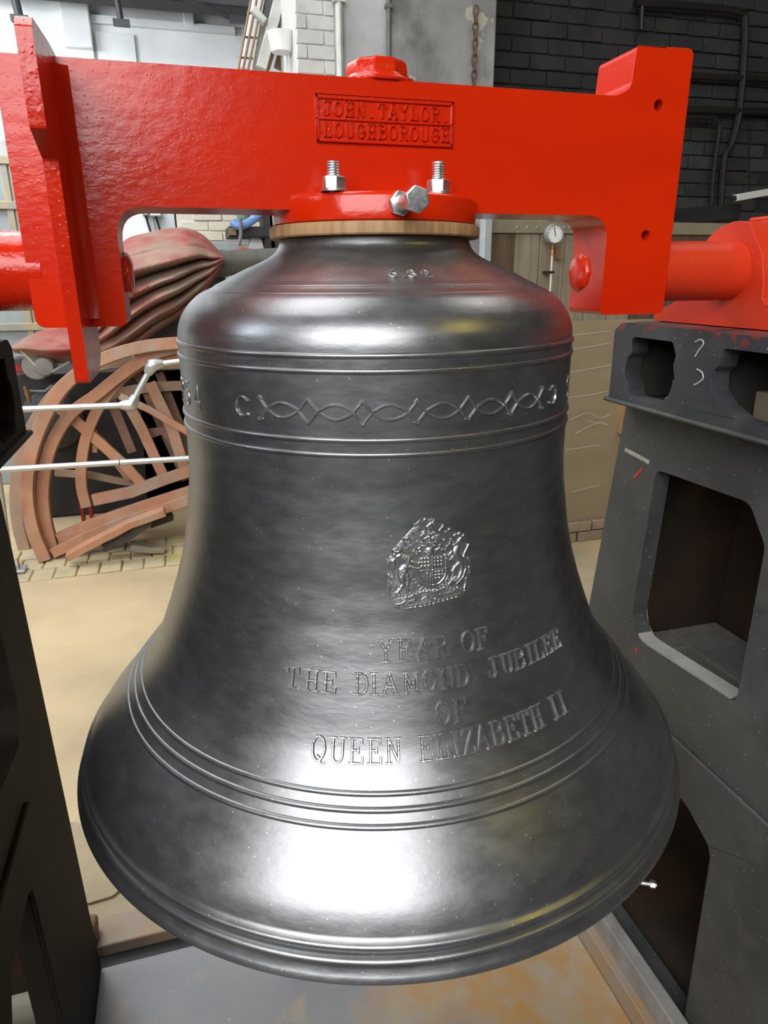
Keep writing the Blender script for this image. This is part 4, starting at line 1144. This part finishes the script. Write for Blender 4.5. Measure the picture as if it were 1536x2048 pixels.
wheel_bar(wh[1], [(252, 800), (285, 860), (325, 948)], 3.26, LE, .032, .02, 'wheel', 'spoke', sm=False)
wheel_bar(wh[1], [(300, 765), (345, 860), (368, 935)], 3.28, LE, .034, .02, 'wheel', 'spoke', sm=False)
wheel_bar(wh[1], [(222, 800), (265, 905)], 3.30, LE, .028, .02, 'wheel_dark', 'spoke', sm=False)
wheel_bar(wh[2], [(174, 1014), (163, 965), (168, 895), (190, 830), (222, 782), (262, 742), (320, 712), (400, 700)], 3.20, LE, .030, .03, 'wheel', 'rim')
wheel_bar(wh[2], [(186, 1000), (262, 984), (330, 958), (400, 935)], 3.17, LE, .034, .03, 'wheel', 'spoke', sm=False)
wheel_bar(wh[2], [(240, 792), (300, 820), (372, 862), (420, 890)], 3.12, LE, .020, .022, 'wheel', 'spoke', sm=False)
wheel_bar(wh[2], [(190, 905), (190, 860)], 3.24, LE, .015, .02, 'wheel', 'spoke', sm=False)
wheel_bar(wh[2], [(290, 870), (330, 860), (380, 935)], 3.34, LE, .035, .018, 'wheel_dark', 'spoke', sm=False)
wheel_bar(wh[3], [(52, 1104), (36, 1040), (34, 960), (52, 880), (100, 800), (150, 752), (205, 730), (262, 726), (330, 728), (420, 722)], 3.34, LE, .033, .03, 'wheel_old', 'rim')
wheel_bar(wh[3], [(220, 790), (300, 775), (400, 770)], 3.36, LE, .030, .02, 'wheel_old', 'rim')
wheel_bar(wh[3], [(110, 945), (180, 950), (240, 962), (300, 968)], 3.36, LE, .022, .02, 'wheel_old', 'spoke', sm=False)
wheel_bar(wh[3], [(275, 745), (300, 800), (340, 890), (372, 960)], 3.40, LE, .026, .02, 'wheel_dark', 'spoke', sm=False)
wheel_bar(wh[3], [(318, 745), (360, 850), (390, 930)], 3.42, LE, .026, .02, 'wheel_dark', 'spoke', sm=False)
for pts, v, hw, mk, nm, lab in ((((136, 1112), (200, 1078), (262, 1046), (330, 1022)), 2.94, .020, 'wheel', 'loose_timber', 'salmon timber offcut lying under the wheel pile, end toward the floor'),
                                (((208, 1092), (236, 1082), (300, 1040)), 3.0, .024, 'timber_dark', 'loose_timber', 'dark charred timber block wedged under the wheel pile'),
                                (((262, 1092), (300, 1096), (330, 1096)), 2.98, .018, 'timber', 'loose_timber', 'grey timber offcut lying alone on the pavers'),
                                (((300, 1046), (345, 1030)), 3.25, .022, 'timber_dark', 'loose_timber', 'short dark offcut behind the wheel timbers near the bell')):
    q = [P(a_, b_, v) for a_, b_ in pts]
    m = MB(); m.bar(q, hw, .045, (0, 1, 0)); tag(m.build(nm, M[mk], bevel=.003), lab, 'timber')

# ------------------------------------------------------------------ galvanised tube stand
ts = thing('tube_trestle', 'galvanised tube trestle with elbow joints before the bell wheels', 'trestle', P(20, 1134, 2.94))
vt = 2.90
A_, B_, C_, D_ = P(-40, 822, vt), P(262, 810, vt), P(305, 730, vt), P(440, 712, vt)
for a_, b_ in ((A_, B_), (B_, C_), (C_, D_)):
    m = MB(); m.tube([a_, b_], .0165, 14); m.build('tube', M['galv'], ts)
m = MB(); m.tube([P(-40, 942, vt - .06), P(240, 925, vt - .06), P(440, 913, vt - .06)], .0165, 14); lt = m.build('tube', M['galv'], ts)
m = MB(); q = P(238, 925, vt - .06); q2 = P(240, 925, vt - .06); m.tube([q, q2], .0172, 14); m.build('tube_joint', M['machine_dark'], lt)
for c_, d1, d2 in ((B_, A_, C_), (C_, B_, D_)):
    m = MB(); m.tube([c_ + unit(d1 - c_) * .055, c_ + unit(d1 - c_) * .02, c_, c_ + unit(d2 - c_) * .02, c_ + unit(d2 - c_) * .055], [.022, .032, .036, .032, .022], 14); m.build('elbow', M['galv'], ts)
q0, q1 = P(-14, 880, vt), P(21, 1128, 2.94)
m = MB(); m.tube([q0, q1], .0165, 14); m.build('tube', M['galv'], ts)
q1 = P(30, 1132, 2.94)
m = MB(); m.box((q1[0] - .05, q1[1] - .05, FL + .018), (q1[0] + .055, q1[1] + .04, FL + .034)); m.build('foot_plate', M['galv'], ts, bevel=.003)
m = MB(); m.tube([(q1[0] + .02, q1[1], FL + .03), (q1[0] + .02, q1[1], FL + .085)], .005, 8); m.build('foot_screw', M['brass'], ts)

# ------------------------------------------------------------------ covered machine behind the wheels
VM = 3.9
mc = thing('covered_machine', 'dark greasy machine under the red tarpaulin behind the wheels', 'machine', P(180, 1000, VM))
m = MB(); a_, b_ = P(20, 730, VM), P(520, 560, VM); m.box((a_[0], VM, FL), (P(380, 700, VM)[0], VM + .8, P(200, 740, VM)[2])); m.build('machine_bed', M['black'], mc, bevel=.02)
m = MB(); m.prism([(P(250, 700, VM)[0], FL), (P(420, 700, VM)[0], FL), (P(455, 560, VM)[0], P(455, 560, VM)[2]), (P(420, 520, VM)[0], P(420, 520, VM)[2]), (P(260, 600, VM)[0], P(260, 620, VM)[2])], VM, VM + .5, 'y'); m.build('headstock_casting', M['machine_dark'], mc, bevel=.02)
q0, q1 = P(428, 528, VM - .05), P(640, 516, VM - .05)
m = MB(); m.tube([q0, q0 + (q1 - q0) * .1, q0 + (q1 - q0) * .12, q1], [.085, .085, .078, .078], 24); m.build('spindle_shaft', M['shaft'], mc)
m = MB(); c_ = P(72, 733, VM - .25); m.lathe([(0, .02), (.075, .02), (.080, .0), (.070, -.01), (0, -.012)], 28, c_, 'y'); m.build('pulley', M['machine'], mc)
c_ = P(90, 732, VM - .32)
m = MB(); m.lathe([(0, .09), (.058, .09), (.060, -.02), (.050, -.045), (.030, -.05), (0, -.05)], 28, c_, 'y'); m.build('motor', M['machine'], mc)
m = MB(); m.tube([P(35, 680 + 14, VM - .36), P(80, 740, VM - .36)], .006, 6); m.build('tie_cord', M['pipe_white'], mc)
m = MB(); m.tube([P(104, 744, VM - .36), P(140, 724, VM - .36)], .010, 8); m.build('lever', M['machine'], mc)
m = MB(); a_, b_ = P(28, 745, VM - .05), P(62, 722, VM - .05); m.box((a_[0], VM - .08, a_[2]), (b_[0], VM - .0, b_[2])); m.build('red_guard', M['machine_red'], mc, bevel=.01)
m = MB(); m.box((P(25, 722, VM - .2)[0], VM - .22, P(25, 722, VM - .2)[2] - .02), (P(140, 722, VM - .2)[0], VM - .05, P(25, 717, VM - .2)[2])); m.build('slide_rail', M['machine_dark'], mc, bevel=.006)
m = MB(); m.tube([P(52, 782, VM - .15), P(90, 782, VM - .15), P(105, 770, VM - .15)], .008, 8); m.build('feed_lever', M['machine'], mc)
m = MB(); m.tube([P(50, 772, VM - .2), P(56, 790, VM - .2), P(60, 806, VM - .2)], [.012, .016, .008], 8); m.build('oil_cup', M['brass'], mc)
m = MB(); c_ = P(105, 840, VM - .1); m.lathe([(0, .1), (.18, .1), (.19, 0), (.15, -.03), (0, -.05)], 32, c_, 'y'); m.build('flywheel', M['machine_dark'], mc)
c_ = P(200, 1020, VM - .1)
for px in (158, 175):
    m = MB(); m.box((P(px, 1000, VM - .3)[0], VM - .32, FL), (P(px + 7, 1000, VM - .3)[0], VM - .28, P(px, 1000, VM - .3)[2])); m.build('machine_leg', M['machine_red'], mc)

# tarpaulin: lofted between fold lines that fan out from its tied corner
T_top = [(22, 694), (60, 672), (110, 655), (175, 640), (222, 560), (245, 488), (300, 466), (360, 457), (398, 467), (425, 490), (446, 514)]
T_bot = [(28, 703), (70, 712), (120, 722), (170, 725), (215, 722), (262, 702), (310, 664), (352, 636), (392, 598), (420, 566), (446, 522)]
FT = np.linspace(0, 1, 201)
FD = np.interp(FT, [0, .05, .085, .14, .18, .24, .30, .36, .41, .48, .53, .59, .66, .72, .78, .84, .90, .95, 1.0], [-.05, .02, .015, .07, .055, .10, .13, -.08, -.01, .10, -.05, .03, .12, -.04, .05, .13, -.01, .05, .02])
FD = np.convolve(np.pad(FD, 6, mode='edge'), np.hanning(13) / np.hanning(13).sum(), mode='valid')
t1, t2 = smooth(T_top, 20), smooth(T_bot, 20)
nS, nT = len(t1), 130
vs, fs = [], []
for i in range(nS):
    s_ = i / (nS - 1)
    for j in range(nT):
        t = j / (nT - 1)
        wob = min(1, max(0, t + .05 * math.sin(5 * s_ + 1.0) * math.sin(math.pi * t) + .012 * math.sin(13 * s_ + 7 * t) * math.sin(math.pi * t)))
        amp = min(1, max(0, (s_ - .28) / .22))
        pinch = 1 - .80 * max(0, (s_ - .66) / .34) ** 1.3
        fold = amp * pinch * float(np.interp(wob, FT, FD))
        small = .012 * math.sin(26 * s_ + 5 * t) + .008 * math.sin(47 * s_ - 13 * t) + (1 - amp) * .06 * math.exp(-((t - .45 - .25 * math.sin(9 * s_)) / .10) ** 2)
        bulge = .30 * math.sin(math.pi * min(1, t * .80 + .04))
        px, py = (np.array(t1[i]) * (1 - t) + np.array(t2[i]) * t)
        v = VM - .16 - bulge * (.35 + .65 * math.sin(math.pi * (.15 + .8 * s_))) - fold * 1.1 - small
        vs.append(P(px, py, v))
    # hem turned under
for i in range(nS - 1):
    for j in range(nT - 1):
        fs.append((i * nT + j, i * nT + j + 1, (i + 1) * nT + j + 1, (i + 1) * nT + j))
m = MB(); m.add(vs, fs)
tp = m.build('tarpaulin', M['tarp'], shade=60)
so = tp.modifiers.new('thick', 'SOLIDIFY'); so.thickness = .006; so.offset = 1
tag(tp, 'faded red tarpaulin folded over the machine behind the wheels', 'tarpaulin')
c_ = P(35, 694, VM - .30)
m = MB(); m.lathe([(.006, 0), (.012, 0), (.013, -.003), (.012, -.006), (.006, -.006)], 16, c_, 'y', closed=True); m.build('eyelet', M['brass'], tp)

# ------------------------------------------------------------------ far left cabinet, wall boxes and shelf clutter
VC = 4.9
a_, b_ = P(-60, 322, VC), P(62, 322, VC)
cab = thing('steel_cabinet', 'tall blue grey cabinet with rusty edges at far left', 'cabinet', ((a_[0] + b_[0]) / 2 - .5, VC + .2, FL))
xr_ = P(140, 640, VC)[0]
m = MB(); m.box((a_[0] - 1.0, VC, FL), (xr_, VC + .5, a_[2])); m.build('cabinet_body', M['cabinet'], cab, bevel=.01)
for py in (322, 412, 655):
    z = P(20, py, VC)[2]; m = MB(); m.box((a_[0] - 1.0, VC - .03, z - .025), (xr_ + .01, VC + .01, z + .03)); m.build('cabinet_rail', M['cabinet_rim'], cab, bevel=.005)
for px in (16, 34, 118):
    x = P(px, 400 if px < 100 else 640, VC)[0]; m = MB(); m.box((x - .015, VC - .02, FL), (x + .03, VC + .01, P(20, 322, VC)[2])); m.build('cabinet_stile', M['cabinet_rim'], cab, bevel=.004)
x0 = P(-10, 300, VC)
m = MB(); m.lathe([(0, 0), (.12, 0), (.13, .02), (.06, .10), (.03, .13), (0, .13)], 20, (P(4, 312, VC)[0], VC + .2, a_[2] + .03)); tag(m.build('lamp_shade', M['machine']), 'grey conical shade sitting on top of the cabinet', 'shade')

VW = VB - .12
for i, (pa, pb, mk, lab) in enumerate((((284, 424), (297, 431), 'grey_post', 'small grey switch box left on the wall above the tarpaulin'), ((300, 424), (322, 432), 'white', 'wider white switch box on the wall above the tarpaulin'))):
    a_, b_ = P(*pa, VW), P(*pb, VW)
    t = thing('switch_box', lab, 'switch box', ((a_[0] + b_[0]) / 2, VW, b_[2]))
    m = MB(); m.box((a_[0], VW - .04, b_[2]), (b_[0], VW + .12, a_[2] + .06)); m.build('box_body', M[mk], t, bevel=.006)
    m = MB(); xm = (a_[0] + b_[0]) / 2; m.tube([(xm, VW + .06, b_[2]), (xm + .03, VW + .07, b_[2] - .15), (xm + .02, VW + .08, b_[2] - .45)], .010, 6); m.build('cable', M['pipe_black'], t)
for px, lab in ((272, 'thin dark cable down the white wall beside the headstock arm'), (348, 'thin dark cable down the white wall, right of the switch boxes')):
    a_ = P(px, 425, VB - .02); m = MB(); m.tube([(a_[0], VB - .015, a_[2] + .3), (a_[0] + .02, VB - .015, a_[2] - .6)], .011, 6); tag(m.build('wall_cable', M['pipe_black']), lab, 'cable')
a_, b_ = P(384, 449, VW), P(418, 460, VW)
t = thing('exit_sign', 'white box sign with a green strip on the far wall', 'sign', ((a_[0] + b_[0]) / 2, VW, b_[2]))
m = MB(); m.box((a_[0], VW - .03, b_[2]), (b_[0], VW + .12, a_[2])); m.build('sign_box', M['white'], t, bevel=.006)
m = MB(); x_ = a_[0] + (b_[0] - a_[0]) * .22; m.box((x_, VW - .034, b_[2] + .02), (b_[0] - .03, VW - .028, b_[2] + .045)); m.build('sign_strip', M['sign_green'], t)
# low cream wall and grey dado further right
VL = 5.2
a_, b_ = P(352, 425, VL), P(620, 425, VL)
m = MB(); m.box((a_[0], VL, FL), (b_[0] + .2, VL + .12, P(400, 484, VL)[2] + .5)); lw = struct(m.build('trim_3', M['cream'], bevel=.005))
m = MB(); m.box((P(420, 500, VL)[0], VL - .03, FL), (P(540, 500, VL)[0], VL + .01, P(440, 484, VL)[2])); m.build('grey_dado', M['cabinet'], lw, bevel=.005)
# brick courses on the cream wall, seen through the arm window
z = P(420, 484, VL)[2] + .01
i = 0
while z < P(420, 418, VL)[2]:
    for k in range(5):
        x = a_[0] + .02 + k * .23 + (0 if i % 2 else .11)
        m = MB(); m.box((x, VL - .012 + rng.uniform(-.004, .004), z), (x + .222, VL + .01, z + .068)); m.build('brick', M['cream'], lw, bevel=.004, seg=1)
    z += .076; i += 1

VS = 4.4
sh = thing('work_shelf', 'black iron shelf carrying hoses beside the bell neck', 'shelf', P(510, 470, VS))
a_, b_ = P(456, 463, VS), P(560, 470, VS)
m = MB(); m.box((a_[0], VS - .1, b_[2] - .02), (b_[0] + .3, VS + .3, a_[2] + .03)); m.build('shelf_board', M['black'], sh, bevel=.005)
m = MB(); m.box((P(456, 463, VS)[0], VS - .12, P(460, 472, VS)[2]), (P(470, 463, VS)[0], VS - .09, P(460, 458, VS)[2])); m.build('shelf_end', M['rust'], sh)
for px in (534, 546):
    x = P(px, 500, VS)[0]; m = MB(); m.box((x - .02, VS - .08, FL), (x + .05, VS + .2, P(px, 420, VS)[2])); m.build('shelf_post', M['black'], sh)
m = MB(); m.tube(smooth([P(466, 444, VS - .14), P(475, 452, VS - .16), P(488, 450, VS - .16), P(505, 440, VS - .14), P(520, 426, VS - .14)], 5), .028, 10); tag(m.build('blue_hose', M['blue']), 'blue hose draped across the shelf beside the bell neck', 'hose')
m = MB(); m.tube(smooth([P(498, 449, VS - .06), P(512, 440, VS - .06), P(528, 429, VS - .06)], 4), .014, 8); tag(m.build('red_hose', M['machine_red']), 'thin red hose just under the blue hose on the shelf', 'hose')
c_ = P(487, 434, VS + .12)
m = MB(); m.lathe([(0, -.06), (.045, -.06), (.05, -.03), (.05, .04), (.02, .07), (0, .07)], 16, c_); tag(m.build('green_can', M['green']), 'grey green can among the hoses on the shelf', 'can')
m = MB(); m.tube([P(481, 435, VS - .24), P(482, 470, VS - .24), P(477, 492, VS - .24)], .012, 8); tag(m.build('hanging_pipe', M['pipe_grey']), 'grey pipe hanging in front of the black shelf', 'pipe')
a_, b_ = P(478, 487, VS), P(487, 500, VS)
m = MB(); m.prism([(a_[0], b_[2]), (b_[0], b_[2]), ((b_[0] * .6 + a_[0] * .4), a_[2])], VS - .05, VS + .03, 'y'); tag(m.build('yellow_tag', M['yellow']), 'small yellow tag hanging below the shelf', 'tag')
c_ = P(491, 507, 4.1); m = MB(); m.lathe([(0, 0), (.085, 0), (.09, .02), (.06, .035), (0, .04)], 20, (c_[0], 4.12, P(491, 509, 4.1)[2])); tag(m.build('red_bowl', M['machine_red']), 'shallow red bowl resting on the machine shaft beside the bell', 'bowl')
m = MB(); a_, b_ = P(488, 507, VS), P(545, 507, VS); m.box((a_[0], VS - .08, a_[2] - .03), (b_[0], VS + .25, a_[2])); m.build('lower_board', M['black'], sh, bevel=.004)
a_, b_ = P(492, 475, VS), P(530, 507, VS)
m = MB(); m.prism(rounded([(a_[0], b_[2]), (b_[0], b_[2]), (b_[0] - .02, a_[2]), (a_[0] + .04, a_[2] + .01)], .05), VS, VS + .12, 'y'); tag(m.build('white_sack', M['white']), 'crumpled white sack under the black shelf', 'sack')

# ------------------------------------------------------------------ leaning ladder, angles and posts at top centre
VA = 4.3
tray = thing('cable_tray', 'wire cable tray leaning against the far wall', 'tray', P(478, 140, VA))
for (xa, xb) in ((475, 507), (484, 519), (494, 531)):
    m = MB(); m.tube([P(xa, 150, VA), P(xb, -30, VA)], .009, 6); m.build('tray_wire', M['rust'], tray)
for y_ in (115, 74, 26):
    f_ = (150 - y_) / 180
    m = MB(); m.tube([P(474 + 32 * f_ - 2, y_, VA + .01), P(496 + 37 * f_ + 3, y_ + 2, VA + .01)], .007, 6); m.build('tray_rung', M['rust'], tray)
for pts, hw, mk, lab, v in ((((492, 140), (521, -30)), .040, 'white', 'broad white strip leaning behind the wire tray', VA + .12), (((516, 140), (515, 40)), .045, 'steel', 'short galvanised upright plate beside the leaning angle', VA + .15),
                            (((522, 138), (566, -30)), .034, 'steel', 'long galvanised angle bar leaning toward the pier', VA), (((530, 138), (580, -20)), .03, 'rust', 'rusty angle bar leaning behind the galvanised one', VA + .08),
                            (((562, 140), (580, 70)), .05, 'rust', 'brown board leaning behind the small rail', VA + .18), (((566, 110), (560, 70)), .012, 'yellow', 'thin yellow rod standing by the post', VA - .02),
                            (((505, 18), (530, 45)), .02, 'steel', 'short galvanised stay crossing the leaning angle', VA - .03)):
    m = MB(); m.bar([P(*pts[0], v), P(*pts[1], v)], hw, .03, (0, 1, 0)); tag(m.build('leaning_bar', M[mk], bevel=.004), lab, 'bar')
m = MB(); x0, x1 = P(580, 80, VA - .1)[0], P(597, 80, VA - .1)[0]; m.box((x0, VA - .14, FL), (x1, VA - .04, 1.95)); tag(m.build('white_post', M['white_brick'], bevel=.006), 'whitewashed square post left of the grimy pier', 'post')
m = MB(); m.bar([P(553, 102, VA - .2), P(598, 106, VA - .2)], .016, .02, (0, 1, 0)); tag(m.build('wood_rail', M['oak'], bevel=.003), 'short wooden rail fixed across the whitewashed post', 'rail')
c_ = P(551, 133, VA - .05); m = MB(); m.lathe([(0, 0), (.065, 0), (.085, .10), (.088, .105), (.08, .105), (.062, .01), (0, .01)], 20, (c_[0], VA - .36, c_[2])); tag(m.build('white_bucket', M['white']), 'small white bucket behind the headstock below the rail', 'bucket')

# ------------------------------------------------------------------ lift everything so that the floor is at z = 0
for o in scene.objects:
    if o.parent is None and o.type in ('MESH', 'EMPTY'):
        o.location.z += LIFT
for o in scene.objects:
    if '_org' in o: del o['_org']
